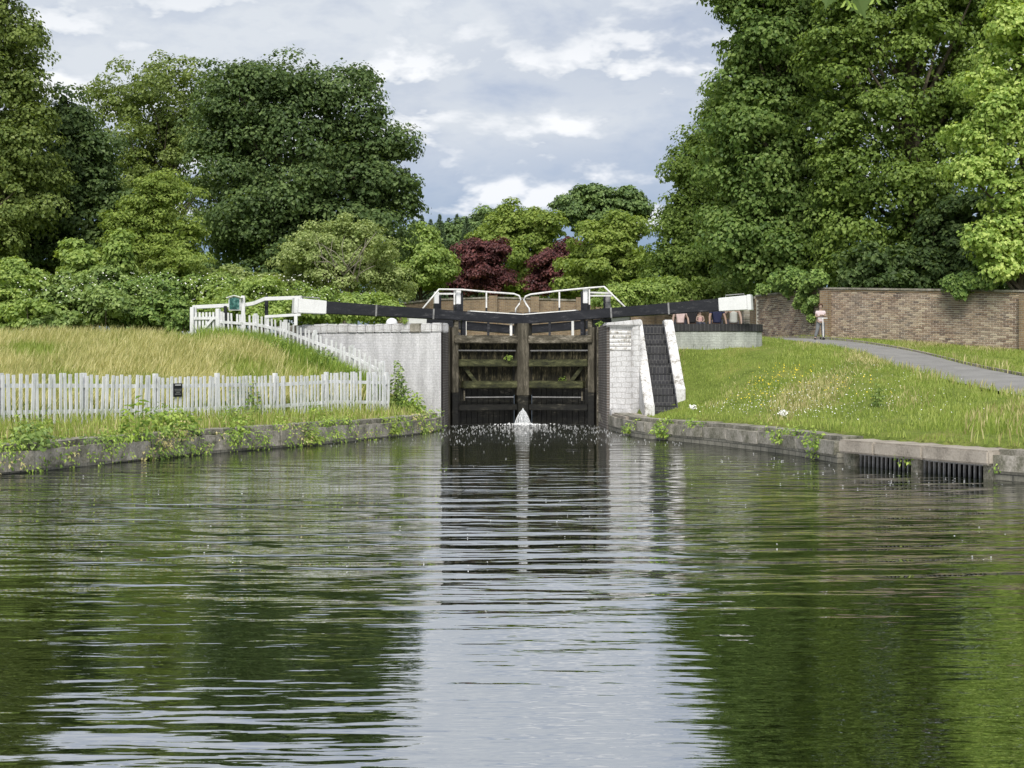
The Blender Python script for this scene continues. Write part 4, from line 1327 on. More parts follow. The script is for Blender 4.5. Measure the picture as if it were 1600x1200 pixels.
def limbs(mb, base, top, r0, targets, n_limb, seed):
    rnd = random.Random(seed)
    base, top = Vector(base), Vector(top)
    pts, rad = [], []
    for i in range(7):
        t = i / 6
        p = base.lerp(top, t) + Vector((rnd.uniform(-1, 1), rnd.uniform(-1, 1), 0)) * r0 * 0.5 * (0 < i)
        pts.append(p)
        rad.append(r0 * (1.25 if i == 0 else 1) * (1 - 0.72 * t))
    mb.tube(pts, rad, 8)
    tg = rnd.sample(list(range(len(targets))), min(n_limb, len(targets)))
    for j in tg:
        e = Vector(targets[j])
        t = max(0.12, min(0.95, (e.z - base.z) / max(0.1, top.z - base.z) * 0.75 - 0.05 + rnd.uniform(-.08, .05)))
        s_ = base.lerp(top, t)
        mid = s_.lerp(e, 0.5) + Vector((rnd.uniform(-.3, .3), rnd.uniform(-.3, .3), 0.25 * (e - s_).length * rnd.uniform(-0.2, 0.6)))
        q = s_.lerp(mid, 0.5) + Vector((rnd.uniform(-.1, .1), rnd.uniform(-.1, .1), rnd.uniform(0, .2)))
        rr_ = r0 * (1 - 0.72 * t) * 0.42
        mb.tube([s_, q, mid, mid.lerp(e, 0.6), e], [rr_, rr_ * 0.8, rr_ * 0.55, rr_ * 0.3, rr_ * 0.1], 5, cap=False)


def px_lobes(d, specs, depth=0.9):
    """specs in photograph pixels (px, py, rx, ry[, extra distance]) at distance d"""
    out = []
    for s_ in specs:
        px_, py_, rx_, ry_ = s_[:4]
        dd = d + (s_[4] if len(s_) > 4 else 0)
        k = dd / F
        out.append((X(px_, dd), dd, Z(py_, dd), rx_ * k, max(rx_ * k * depth, 0.6), ry_ * k))
    return out


def tree(name, label, d, specs, total, leaf, clump, mat, trunk_px, trunk_r, cat='tree', group=None, flat=0.6, shell=0.5, spill=0.12, droop=0.35, upw=0.7, depth=0.9, n_limb=26, bark='bark', seed=1, base_z=None, top_frac=0.8, clump_n=None, core=0.10):
    lob = px_lobes(d, specs, depth)
    v_, f, C, Rr = crown(lob, total, leaf, clump, flat, shell, spill, droop, upw, clump_n, core)
    bx_ = X(trunk_px, d)
    bz = g1(bx_, d) if base_z is None else base_z
    root = empty(name, (bx_, d, bz), label, cat, group)
    zt = max(L_[2] + L_[5] for L_ in lob)
    zmean = bz + (zt - bz) * top_frac
    mb = MB()
    limbs(mb, (bx_, d, bz - 0.3), (np.mean([L_[0] for L_ in lob]) * 0.5 + bx_ * 0.5, d, zmean), trunk_r, C[:, :3], n_limb, seed)
    mb.build('trunk', M[bark], root)
    place('crown', v_, f, np.full(len(f) // 3, 3), mat, root)
    return root


# ---- trees on the left
tree('ash_tree', 'tall dark tree rising out of frame at the far left edge', 60,
     [(-30, 20, 75, 70), (15, 60, 55, 55), (30, 130, 55, 60), (-40, 140, 90, 90), (35, 215, 60, 60), (-20, 260, 90, 80), (20, 330, 75, 70), (-30, 380, 80, 70), (-20, -60, 70, 60), (60, 170, 28, 28)],
     50000, 0.135, 0.6, M['lf_ash'], -20, 0.45, flat=0.65, seed=2)
tree('sycamore_tree', 'dense dark tree behind the brambles left of the bright hawthorn', 64,
     [(95, 250, 80, 70), (60, 320, 80, 80), (140, 330, 60, 90), (30, 400, 80, 50), (120, 410, 80, 50), (150, 240, 40, 50), (100, 190, 35, 40), (190, 350, 50, 70)],
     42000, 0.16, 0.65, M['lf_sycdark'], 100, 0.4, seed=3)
tree('ash_tree', 'loose feathery tree with sky gaps left of the big round sycamore', 82,
     [(230, 150, 75, 62), (280, 200, 60, 75), (190, 170, 50, 60), (250, 260, 80, 60), (300, 130, 45, 45), (200, 260, 70, 70), (330, 260, 60, 80), (270, 340, 90, 60), (205, 310, 60, 50), (250, 210, 60, 60)],
     40000, 0.15, 0.66, M['lf_ash'], 265, 0.35, shell=0.4, spill=0.2, core=0.03, n_limb=50, seed=4)
tree('sycamore_tree', 'big round dark sycamore in the middle of the left bank', 72,
     [(375, 150, 75, 68), (440, 150, 70, 68), (525, 150, 62, 66), (565, 225, 60, 65), (605, 300, 52, 48), (470, 240, 100, 90), (360, 260, 75, 90), (530, 330, 95, 75), (420, 350, 95, 80), (590, 375, 58, 45), (480, 410, 100, 50), (340, 200, 45, 55), (580, 260, 60, 60), (350, 370, 45, 50)],
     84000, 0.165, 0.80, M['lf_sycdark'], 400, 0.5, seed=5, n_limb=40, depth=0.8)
tree('hawthorn_tree', 'bright yellow-green hawthorn in front of the dark trees', 60,
     [(243, 318, 52, 42), (215, 370, 58, 48), (278, 372, 46, 50), (245, 410, 72, 42), (180, 415, 40, 40), (240, 288, 25, 18)],
     32000, 0.10, 0.42, M['lf_haw'], 245, 0.18, flat=0.45, upw=0.9, seed=6)
tree('sapling_tree', 'young leafy sapling standing in the brambles beside the hawthorn', 57,
     [(125, 410, 32, 32), (190, 400, 22, 30), (130, 440, 38, 22), (188, 425, 24, 26)], 6000, 0.16, 0.35, M['lf_bright'], 150, 0.08, seed=7, n_limb=10)
tree('elder_bush', 'pale rounded bush with bare grey twigs beside the left beam', 62,
     [(535, 380, 62, 42), (490, 408, 48, 46), (585, 405, 50, 50), (540, 430, 92, 40), (610, 445, 35, 30), (470, 435, 30, 32)],
     34000, 0.095, 0.42, M['lf_shrub'], 540, 0.12, cat='bush', flat=0.55, upw=0.8, seed=8, n_limb=30, bark='deadwood')
eb = bpy.data.objects['elder_bush']
rt = random.Random(31)
for k in range(16):
    a_ = Vector((X(535 + rt.uniform(-25, 25), 60.6), 60.7, Z(440, 60.6)))
    e_ = Vector((X(rt.uniform(478, 590), 60.1), 60.1 + rt.uniform(-.3, .2), Z(rt.uniform(362, 415), 60.1)))
    m_ = a_.lerp(e_, 0.55) + Vector((rt.uniform(-.2, .2), -0.35, rt.uniform(0.05, .35)))
    MB().tube([a_, a_.lerp(m_, 0.5) + Vector((0, -0.1, 0.08)), m_, m_.lerp(e_, 0.5) + Vector((0, 0, rt.uniform(0, .1))), e_], [0.022, 0.018, 0.014, 0.009, 0.004], 5, cap=False).build('bare_twig', M['deadwood'], eb)
tree('lime_tree', 'bright green small tree between the pale bush and the purple tree', 88,
     [(650, 395, 42, 38), (665, 425, 45, 35), (630, 430, 30, 30), (655, 370, 25, 18), (690, 420, 25, 30)],
     18000, 0.17, 0.55, M['lf_bright'], 655, 0.2, seed=9)
# ---- far centre
ORD = ['leftmost', 'second', 'third', 'fourth', 'fifth', 'sixth', 'seventh', 'eighth', 'rightmost']
for k, (px_, top, wd) in enumerate(((646, 346, 17), (660, 339, 16), (673, 343, 16), (687, 336, 17), (701, 341, 17), (714, 335, 18), (729, 341, 18), (744, 339, 18), (758, 348, 19))):
    d = 122 + (k % 3) * 3
    bx_ = X(px_, d)
    root = empty('conifer_tree', (bx_, d, 3.1), ORD[k] + ' of the narrow conifers on the skyline beside the big round sycamore', 'conifer', 'conifers on the skyline')
    MB().tube([(bx_, d, 2.9), (bx_ + 0.05, d, Z(top, d))], [0.16, 0.02], 6).build('trunk', M['bark'], root)
    n = 6000
    zt = Z(top, d)
    t = rng.random(n) ** 0.8
    a = rng.random(n) * 6.283
    kk = d / F
    layer = 0.65 + 0.35 * np.abs(np.sin(t * 26 + k))
    rad = (0.04 + (1 - t) ** 0.85 * wd * 2.6 * kk) * layer * np.sqrt(rng.random(n)) * (1 + 0.4 * np.sin(a * 3 + t * 23 + k))
    p = np.stack([bx_ + np.cos(a) * rad, d + np.sin(a) * rad, 3.1 + t * (zt - 3.1)], 1)
    o_ = np.stack([np.cos(a), np.sin(a), 0.35 + 0 * a], 1)
    v_, f = leaves(p, rng.normal(size=(n, 3)) + np.array([0, 0, .6]), o_ + 0.3 * rng.normal(size=(n, 3)), 0.40 * (0.3 + 0.7 * (1 - t)) * rng.uniform(.6, 1.2, n), 0.22)
    place('crown', v_, f, np.full(len(f) // 3, 3), M['lf_conifer'], root)
tree('plum_tree', 'dark purple-leaved tree left of centre behind the gates', 92,
     [(748, 400, 40, 30), (735, 430, 42, 30), (765, 435, 32, 30), (715, 450, 22, 20), (770, 395, 25, 20)], 20000, 0.15, 0.5, M['lf_purple'], 745, 0.16, seed=11)
tree('birch_tree', 'green feathery tree between the two purple trees', 98,
     [(800, 370, 42, 42), (835, 370, 38, 42), (800, 420, 55, 45), (770, 370, 36, 38), (850, 420, 35, 40), (830, 345, 30, 22), (790, 345, 24, 20), (810, 455, 45, 22)], 30000, 0.19, 0.6, M['lf_haw'], 805, 0.22, seed=12)
tree('plum_tree', 'smaller dark purple-leaved tree right of centre behind the gates', 91,
     [(870, 410, 32, 30), (890, 390, 18, 18), (855, 440, 30, 22)], 12000, 0.15, 0.45, M['lf_purple'], 868, 0.14, seed=13)
tree('willow_tree', 'spreading green tree right of the smaller purple tree', 86,
     [(940, 375, 50, 38), (975, 400, 45, 50), (910, 425, 45, 38), (950, 440, 60, 35), (1000, 430, 35, 40), (985, 355, 30, 25), (900, 455, 30, 22)], 34000, 0.18, 0.55, M['lf_haw'], 955, 0.24, flat=0.5, seed=14)
tree('oak_tree', 'distant oak with flat-topped crown above the green trees right of centre', 128,
     [(905, 312, 38, 20), (940, 312, 28, 16), (975, 308, 30, 16), (895, 335, 30, 22), (965, 335, 45, 22), (925, 345, 40, 25)], 18000, 0.26, 0.7, M['lf_far'], 930, 0.4, flat=0.5, spill=0.2, seed=15)
tree('linden_tree', 'far green tree behind the conifers left of centre', 125,
     [(765, 345, 30, 20), (785, 355, 40, 28), (745, 370, 30, 22), (735, 395, 60, 30), (700, 385, 40, 28), (660, 395, 40, 30), (692, 366, 34, 18), (724, 360, 34, 18)], 20000, 0.24, 0.7, M['lf_far'], 765, 0.3, seed=16)
# ---- right bank
tree('plane_tree', 'leafy tree with ragged left outline beside the open sky', 76,
     [(1110, 225, 42, 42), (1070, 275, 38, 42), (1125, 290, 55, 60), (1062, 340, 34, 50), (1105, 380, 62, 60), (1060, 420, 45, 50), (1130, 430, 55, 45), (1122, 180, 28, 35), (1080, 445, 50, 30)],
     48000, 0.155, 0.72, M['lf_chest'], 1085, 0.4, seed=17, spill=0.16)
tree('horse_chestnut_tree', 'huge broad-leaved tree overhanging the wall behind the standing person', 66,
     [(1180, -40, 85, 70), (1185, 55, 70, 70), (1235, 20, 90, 80), (1175, 150, 70, 65), (1260, 120, 85, 85), (1150, 240, 70, 65), (1235, 230, 95, 80), (1180, 330, 80, 70), (1260, 330, 85, 75), (1215, 410, 90, 50), (1160, 400, 55, 55), (1290, 410, 50, 45), (1150, -10, 40, 50), (1170, -150, 90, 80), (1270, -120, 100, 90), (1235, 440, 40, 25)],
     108000, 0.18, 0.85, M['lf_chestdk'], 1250, 0.6, seed=18, n_limb=40, droop=0.6, depth=0.7, flat=0.5)
tree('sycamore_tree', 'dense green tree over the long stretch of brick wall', 62,
     [(1370, 40, 90, 90), (1460, 30, 90, 90), (1340, 160, 85, 80), (1440, 150, 95, 80), (1340, 270, 80, 75), (1430, 270, 95, 80), (1510, 200, 70, 80), (1350, 360, 70, 60), (1430, 370, 80, 55), (1380, 420, 70, 32), (1320, 80, 60, 70), (1400, -90, 110, 90), (1510, -70, 90, 90), (1310, -60, 70, 80), (1330, 425, 40, 25), (1530, 60, 60, 80)],
     96000, 0.155, 0.75, M['lf_chest'], 1440, 0.5, seed=19, n_limb=40, depth=0.7, flat=0.5)
tree('maple_tree', 'pale yellow-green maple hanging in at the right edge', 51.5,
     [(1585, 60, 60, 65), (1600, 170, 80, 70), (1545, 255, 52, 45), (1600, 300, 80, 60), (1570, 370, 55, 50), (1610, -50, 90, 80), (1530, 210, 25, 22), (1640, 400, 80, 60), (1560, 130, 40, 40), (1680, 200, 90, 120), (1575, 415, 40, 28)],
     50000, 0.145, 0.6, M['lf_maple'], 1600, 0.28, seed=20, flat=0.5, depth=0.55, base_z=2.4)
# undergrowth behind the wall; darker leaf colour stands in for the gloom under the canopy
tree('laurel_bush', 'dark undergrowth above the wall below the dense green tree', 60,
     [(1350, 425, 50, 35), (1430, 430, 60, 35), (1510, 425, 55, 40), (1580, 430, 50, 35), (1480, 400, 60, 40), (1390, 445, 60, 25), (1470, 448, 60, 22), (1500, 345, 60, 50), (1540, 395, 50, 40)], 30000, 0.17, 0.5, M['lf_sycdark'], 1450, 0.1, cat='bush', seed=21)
tree('elder_bush', 'pale green bushes low behind the black part of the right beam', 72,
     [(1000, 462, 40, 24), (1060, 460, 40, 26), (1110, 458, 35, 25), (1150, 455, 30, 30), (960, 468, 30, 18)], 18000, 0.14, 0.45, M['lf_bright'], 1060, 0.08, cat='bush', seed=22)


# ivy spilling over the wall
def ivy(name, label, centres, n, leaf, seed):
    C = np.array([(X(px_, d), d, Z(py_, d)) for px_, py_, d, r in centres])
    Rr = np.array([r for *_, r in centres])
    out = np.tile(np.array([-0.3, -1.0, 0.1]), (len(C), 1))
    per = np.maximum(10, (n * Rr ** 2 / (Rr ** 2).sum()).astype(int))
    v_, f = clump_leaves(C, Rr, out, per, leaf, 0.9, 0.8, 0.35)
    o_ = place(name, v_, f, np.full(len(f) // 3, 3), M['lf_ivy'])
    tag(o_, label, 'ivy')
    st_ = MB()
    for c_ in C:
        st_.tube([c_ + np.array([0, 0.25, 0.2]), c_ + np.array([0.02, 0.1, 0]), c_ + np.array([0, 0.05, -0.3])], 0.012, 4)
    w_ = np.array(st_.v)
    WLOC[o_.name] = Vector(o_.location)
    st_.build('stem', M['bark'], o_)


ivy('ivy', 'ivy tumbling over the brick wall behind the standing person', [(1240, 436, 58.0, 0.5), (1218, 440, 59.0, 0.45), (1266, 446, 56.85, 0.42), (1257, 464, 57.25, 0.32), (1263, 482, 57.0, 0.26), (1268, 496, 56.75, 0.17), (1232, 455, 58.35, 0.26), (1277, 436, 56.35, 0.4), (1192, 452, 60.15, 0.26), (1273, 470, 56.5, 0.24), (1248, 475, 57.65, 0.22)], 4400, 0.13, 1)
ivy('ivy', 'ivy on top of the long brick wall near the right edge', [(1490, 445, 52.2, 0.4), (1515, 440, 52, 0.45), (1500, 458, 52, 0.28), (1545, 440, 51.6, 0.35)], 2200, 0.12, 2)


# ------------------------------------------------------------------ brambles, nettles, long grass, lawn
def bush(name, label, spots, total, leaf, clump, mat, group=None, flat=0.6, kind=None, cat='bush'):
    lob = []
    for (px_, py_, d, rx_, ry_) in spots:
        k = d / F
        lob.append((X(px_, d), d, Z(py_, d), rx_ * k, rx_ * k * 0.9, ry_ * k))
    v_, f, C, Rr = crown(lob, total, leaf, clump, flat, 0.55, 0.1, 0.25, 0.8, None, 0.1, 2)
    keep = None
    o_ = place(name, v_, f, np.full(len(f) // 3, 3), mat)
    tag(o_, label, cat, group, kind)
    WLOC[o_.name] = Vector(o_.location)
    rnd = random.Random(total)
    for c_ in C[:: max(1, len(C) // 12)]:
        st_ = MB()
        gz_ = g1(c_[0], c_[1])
        st_.tube([(c_[0] + rnd.uniform(-.3, .3), c_[1] + rnd.uniform(0, .3), gz_ - 0.05), (c_[0] + rnd.uniform(-.1, .1), c_[1], (gz_ + c_[2]) / 2), tuple(c_)], [0.022, 0.016, 0.006], 5)
        st_.build('stem', M['bark'], o_)
    return o_


bush('bramble_bush', 'leafy bramble clump at the left edge above the golden grass', [(30, 470, 52, 55, 45), (-20, 480, 52, 50, 45), (45, 440, 54, 40, 25), (70, 490, 51, 45, 28), (10, 430, 54, 20, 14)], 15000, 0.13, 0.36, M['lf_bright'], 'brambles')
bush('bramble_bush', 'bramble mound with pale flowers between the left clump and the gate', [(130, 475, 52, 60, 40), (190, 480, 51, 55, 38), (150, 450, 55, 70, 25), (110, 500, 50.5, 50, 20), (165, 445, 55, 30, 20)], 17000, 0.13, 0.36, M['lf_bramble'], 'brambles')
bush('bramble_bush', 'dark bramble hedge just left of the white picket gate', [(250, 490, 50.5, 45, 28), (215, 470, 53, 60, 35), (285, 500, 50, 22, 24), (260, 455, 56, 60, 25)], 13000, 0.12, 0.34, M['lf_ivy'], 'brambles')
bush('nettle_patch', 'tall nettles and cow parsley behind the notice box and beam', [(330, 460, 57, 50, 25), (400, 465, 56, 60, 26), (470, 470, 56, 60, 24), (540, 478, 57, 60, 18), (590, 485, 56, 45, 14), (350, 485, 53, 50, 22), (430, 490, 52, 60, 18), (510, 492, 52, 60, 14)], 34000, 0.11, 0.3, M['lf_bright'], None, 0.9, cat='weeds')
bush('bramble_bush', 'flowering bramble bank under the big round sycamore', [(320, 440, 62, 50, 18), (380, 445, 62, 60, 18), (440, 450, 62, 50, 18), (280, 445, 60, 40, 20)], 14000, 0.13, 0.36, M['lf_shrub'], 'brambles')

# white blossom over brambles and nettles
def specks(name, label, boxes, n, size, mat, seed, surface=False):
    r_ = np.random.default_rng(seed)
    P_ = []
    tot = sum(b_[-1] for b_ in boxes)
    for (px0, px1, py0, py1, d0, d1, wgt) in boxes:
        k = int(n * wgt / tot)
        px_ = r_.uniform(px0, px1, k); py_ = r_.uniform(py0, py1, k); dd = r_.uniform(d0, d1, k)
        P_.append(np.stack([X(px_, dd), dd, Z(py_, dd)], 1))
    P_ = np.concatenate(P_)
    k = len(P_)
    v_, f = leaves(P_, r_.normal(size=(k, 3)) * 0.5 + np.array([0, -0.5, 0.8]), r_.normal(size=(k, 3)), size * r_.uniform(.5, 1.3, k), 0.5, 0.05)
    o_ = place(name, v_, f, np.full(len(f) // 3, 3), mat)
    tag(o_, label, 'flowers', None, 'stuff')
    return o_


def carpet(n, xr, yr, ok, seed):
    r_ = np.random.default_rng(seed)
    x_ = r_.uniform(*xr, n); y_ = r_.uniform(*yr, n)
    k = ok(x_, y_)
    return x_[k], y_[k], r_


def blades(x_, y_, z_, h_, lean, width, r_, bend=0.35):
    """a blade of grass: two triangles-long strip that bends over"""
    n = len(x_)
    a = r_.random(n) * 6.283
    side = np.stack([np.cos(a), np.sin(a), 0 * a], 1)
    la = r_.random(n) * 6.283
    ln = np.stack([np.cos(la), np.sin(la), 0 * la], 1) * (bend * r_.random(n))[:, None] + np.asarray(lean)
    b0 = np.stack([x_, y_, z_ - 0.02], 1)
    up = np.array([0, 0, 1.0])
    wv = side * (width * r_.uniform(.7, 1.3, n))[:, None]
    mid = b0 + up * (h_ * 0.6)[:, None] + ln * (h_ * 0.4)[:, None]
    tip = b0 + up * (h_ * 0.95)[:, None] + ln * h_[:, None]
    vv = np.stack([b0 - wv / 2, b0 + wv / 2, mid + wv * 0.42, mid - wv * 0.42, tip], 1).reshape(-1, 3)
    i0 = np.arange(n) * 5
    f = np.stack([i0, i0 + 1, i0 + 2, i0, i0 + 2, i0 + 3, i0 + 3, i0 + 2, i0 + 4], 1).reshape(-1)
    return vv, f


def grass(name, label, pts, h_rng, lean, width, mat, r_, bend=0.35, scale=None):
    x_, y_ = pts
    h_ = r_.uniform(*h_rng, len(x_))
    if scale is not None: h_ = h_ * scale
    v_, f = blades(x_, y_, ground(x_, y_), h_, lean, width, r_, bend)
    o_ = place(name, v_, f, np.full(len(f) // 3, 3), mat)
    tag(o_, label, 'grass', None, 'stuff')
    return o_


front_fence = [(-12.6, 26.2), (-10.5, 29.3), (-7.9, 33.7), (-5.4, 38.3), (-3.42, 41.6)]
back_fence = [(-18, 48.4), (-10.3, 48.1), (-9.35, 47.75), (-7.6, 46.25), (-5.9, 44.2), (-4.5, 42.95), (-3.62, 42.2)]
slope_poly = front_fence + back_fence[::-1] + [(-18, 26)]
x_, y_, r_ = carpet(130000, (-17.5, -3.4), (26, 48.6), lambda a, b_: in_poly(a, b_, slope_poly), 21)
patch = np.sin(x_ * 0.9 + 1.3) * np.sin(y_ * 0.55 + 0.4) + 0.4 * np.sin(x_ * 2.3 + y_)
ffd = poly_dist(x_, y_, front_fence)
cfd = poly_dist(x_, y_, back_fence[1:])
keep_ = (ffd > 0.45)
x_, y_, patch, ffd, cfd = x_[keep_], y_[keep_], patch[keep_], ffd[keep_], cfd[keep_]
gold = (cfd > 0.8) & (patch + r_.normal(0, 0.35, len(x_)) > -0.45)
grass('long_grass', 'long golden seeding grass on the slope behind the picket fence', (x_[gold], y_[gold]), (0.32, 0.70), (0.16, -0.02, 0), 0.020, M['grass_gold'], r_, 0.5)
grass('long_grass', 'long green grass mixed through the golden slope', (x_[~gold], y_[~gold]), (0.25, 0.52), (0.10, 0, 0), 0.022, M['grass_green'], r_, 0.5)
xb, yb, rb_ = carpet(26000, (-14, -3.3), (26, 48.6), lambda a, b_: in_poly(a, b_, slope_poly) & (poly_dist(a, b_, front_fence) < 0.55), 24)
grass('fence_grass', 'green growth right behind the long picket fence, coloured darker to stand for shade', (xb, yb), (0.25, 0.62), (0.03, -0.05, 0), 0.024, M['lf_bramble'], rb_, 0.5)  # shade seen between the pickets is put into a darker blade colour
xb, yb, rb_ = carpet(60000, (-10.2, -3.4), (41.5, 48.4), lambda a, b_: in_poly(a, b_, slope_poly) & (poly_dist(a, b_, back_fence[2:]) < 0.75), 25)
grass('fence_grass', 'tall green weeds along the foot of the climbing picket fence', (xb, yb), (0.22, 0.74), (0.03, -0.05, 0), 0.022, M['weed'], rb_, 0.5)
# strip between fence and water
fl = front_fence
strip = fl + [(x + 0.45, y + 0.2) for x, y in LB[::-1]][1:6] + [(-14, 15)]
strip_poly = [(-18, 20)] + [(x, y) for x, y in fl] + [(-2.6, 42.2)] + [(x - 0.35, y) for x, y in LB[::-1]][1:] + [(-18, 12)]
x_, y_, r_ = carpet(60000, (-16, -2.4), (14, 42.3), lambda a, b_: in_poly(a, b_, strip_poly) & (poly_dist(a, b_, LB) > 0.28), 22)
sel = r_.random(len(x_))
grass('bank_grass', 'green rough grass between the picket fence and the water', (x_[sel < .62], y_[sel < .62]), (0.10, 0.46), (0, -0.05, 0), 0.018, M['grass_green'], r_, 0.5)
grass('bank_grass', 'dry straw grass between the picket fence and the water', (x_[sel >= .62], y_[sel >= .62]), (0.10, 0.36), (0.05, -0.1, 0), 0.016, M['grass_straw'], r_, 0.7)

# lawn on the right
wall_line = [(24.5, 44.6), (17.45, 50.8), (11.8, 56.0), (11.35, 61.5), (11.2, 66)]
lawn_poly = [(2.9, 40.6)] + [(x + 0.3, y) for x, y in RB[::-1]][1:] + [(22, 10), (24.5, 44.4), (17.45, 50.7), (11.75, 55.9), (9.9, 61), (9.9, 66), (7.8, 66), (7.75, 45.2), (6.4, 44.84), (4.85, 44.9), (4.86, 41.4), (3.6, 40.7)]


soil_poly = [tuple(gp(t, o_)) for t, o_ in ((-0.35, 0.66), (1.4, 0.66), (3.35, 0.66), (3.2, 1.05), (2.5, 1.30), (1.7, 1.18), (0.9, 1.38), (0.1, 1.10))]
sp_ = np.array(soil_poly)
so_ = place('bare_soil', np.column_stack([sp_, np.array([0.475, 0.475, 0.475, 0.50, 0.53, 0.52, 0.54, 0.50])]), range(len(sp_)), [len(sp_)], M['soil'])
tag(so_, kind='structure')


def lawn_ok(a, b_):
    return ~(in_poly(a, b_, soil_poly) & (np.sin(a * 37) * np.sin(b_ * 41) < 0.72)) & in_poly(a, b_, lawn_poly) & ~((a < 3.66) & (b_ > 39.4)) & (poly_dist(a, b_, RB) > 0.50) & (poly_dist(a, b_, path_c) > 1.10)


x_, y_, r_ = carpet(235000, (2.9, 23), (17, 64), lawn_ok, 23)
vis = np.abs(x_ / y_) < 0.46
x_, y_ = x_[vis], y_[vis]
near_path = poly_dist(x_, y_, path_c)
tall = 1.0 + 0.9 * np.exp(-((near_path - 1.2) / 0.35) ** 2) * (y_ < 46) + 1.1 * np.exp(-(((x_ - 9.6) / 1.6) ** 2 + ((y_ - 26.5) / 3.2) ** 2)) + 0.5 * (np.sin(x_ * 1.3) * np.sin(y_ * 0.7) > 0.4)
grass('lawn', 'bright green grass on the slope between path and water', (x_, y_), (0.04, 0.135), (0, 0, 0), 0.015, M['grass_green'], r_, 0.55, tall)
dry = (np.sin(x_ * 0.8 + 2.1) * np.sin(y_ * 0.37 + 0.8) + 0.5 * np.sin(x_ * 2.1 - y_ * 0.9) + 0.35 * r_.normal(size=len(x_))) > 0.72
grass('dry_grass', 'dry yellowed grass in patches over the right slope', (x_[dry], y_[dry]), (0.08, 0.20), (0, 0, 0), 0.017, M['grass_straw'], r_, 0.7)
# pale seed heads in the taller patches
k = (tall > 1.55) & (r_.random(len(x_)) < 0.10)
grass('seed_grass', 'pale barley grass heads near the grating and the path', (x_[k], y_[k]), (0.20, 0.36), (0.10, -0.03, 0), 0.024, M['grass_straw'], r_, 0.4)


def flowers(name, label, spots, mat, size, zoff):
    x_, y_, r_ = spots
    n = len(x_)
    p = np.stack([x_, y_, ground(x_, y_) + r_.uniform(*zoff, n)], 1)
    v_, f = leaves(p, r_.normal(size=(n, 3)) * 0.5 + np.array([0, -0.5, 1.0]), r_.normal(size=(n, 3)), size * r_.uniform(.6, 1.3, n), 0.5, 0.03)
    o_ = place(name, v_, f, np.full(len(f) // 3, 3), mat)
    return tag(o_, label, 'flowers', None, 'stuff')


def cluster(n, cents, seed):
    r_ = np.random.default_rng(seed)
    c_ = np.array(cents, float)
    i = r_.integers(0, len(c_), n)
    x_ = c_[i, 0] + r_.normal(0, 1, n) * c_[i, 2]
    y_ = c_[i, 1] + r_.normal(0, 1, n) * c_[i, 3]
    k = lawn_ok(x_, y_)
    return x_[k], y_[k], r_


flowers('buttercups', 'yellow buttercups in the grass on the right slope', cluster(230, [(6.6, 38.5, 0.35, 0.7), (7.4, 40.5, 0.5, 0.5), (6.0, 36.5, 0.4, 0.8), (7.8, 36, 0.6, 1.2)], 31), M['petal_yellow'], 0.030, (0.14, 0.24))
flowers('clover_flowers', 'white clover flowers scattered over the right slope', cluster(600, [(5.6, 35.5, 0.5, 1.2), (6.8, 35.5, 0.9, 1.5), (7.6, 32, 1.0, 2.0), (6.6, 32, 0.5, 1.0), (8.6, 38, 1.4, 2.0)], 32), M['petal_white'], 0.024, (0.12, 0.22))
specks('bramble_blossom', 'tiny white blossom over the brambles and nettles on the left', [(60, 330, 425, 460, 50, 55, 3), (300, 520, 428, 455, 54, 61, 4), (20, 250, 440, 490, 50, 51.2, 2), (300, 600, 455, 490, 51, 54, 2)], 520, 0.045, M['petal_white'], 33)

# ------------------------------------------------------------------ plants on the banks
def plant_clump(name, label, x0, y0, z0, r, h, n, leaf, mat, cat='plant', width=0.3, group=None, droop=0.2):
    c_ = np.array([[x0, y0, z0]])
    d = unit(n)
    d[:, 2] = np.abs(d[:, 2])
    f_ = rng.random(n) ** 0.5
    p = c_ + d * f_[:, None] * np.array([r, r, h])
    nrm = 0.5 * d + 0.4 * rng.normal(size=(n, 3)) + np.array([0, -0.2, 0.6])
    tan = d + 0.4 * rng.normal(size=(n, 3)) + np.array([0, 0, -droop])
    v_, ff = leaves(p, nrm, tan, leaf * rng.uniform(.6, 1.3, n), width)
    o_ = empty(name, (x0, y0, z0), label, cat, group)
    fo = place('foliage', v_, ff, np.full(len(ff) // 3, 3), mat, o_)
    fo['kind'] = 'stuff'
    for _ in range(7):
        st_ = MB()
        a = random.uniform(0, 6.28)
        e = (x0 + math.cos(a) * r * 0.6, y0 + math.sin(a) * r * 0.6, z0 + h * random.uniform(.5, .95))
        st_.tube([(x0 + math.cos(a) * r * 0.15, y0 + math.sin(a) * r * 0.15, z0 - 0.05), ((x0 + e[0]) / 2, (y0 + e[1]) / 2, z0 + h * 0.5), e], [0.012, 0.009, 0.004], 4)
        st_.build('stem', mat, o_)
    return o_


def bank_at(line, y):
    p = sorted(line, key=lambda q: q[1])
    return float(np.interp(y, [q[1] for q in p], [q[0] for q in p]))


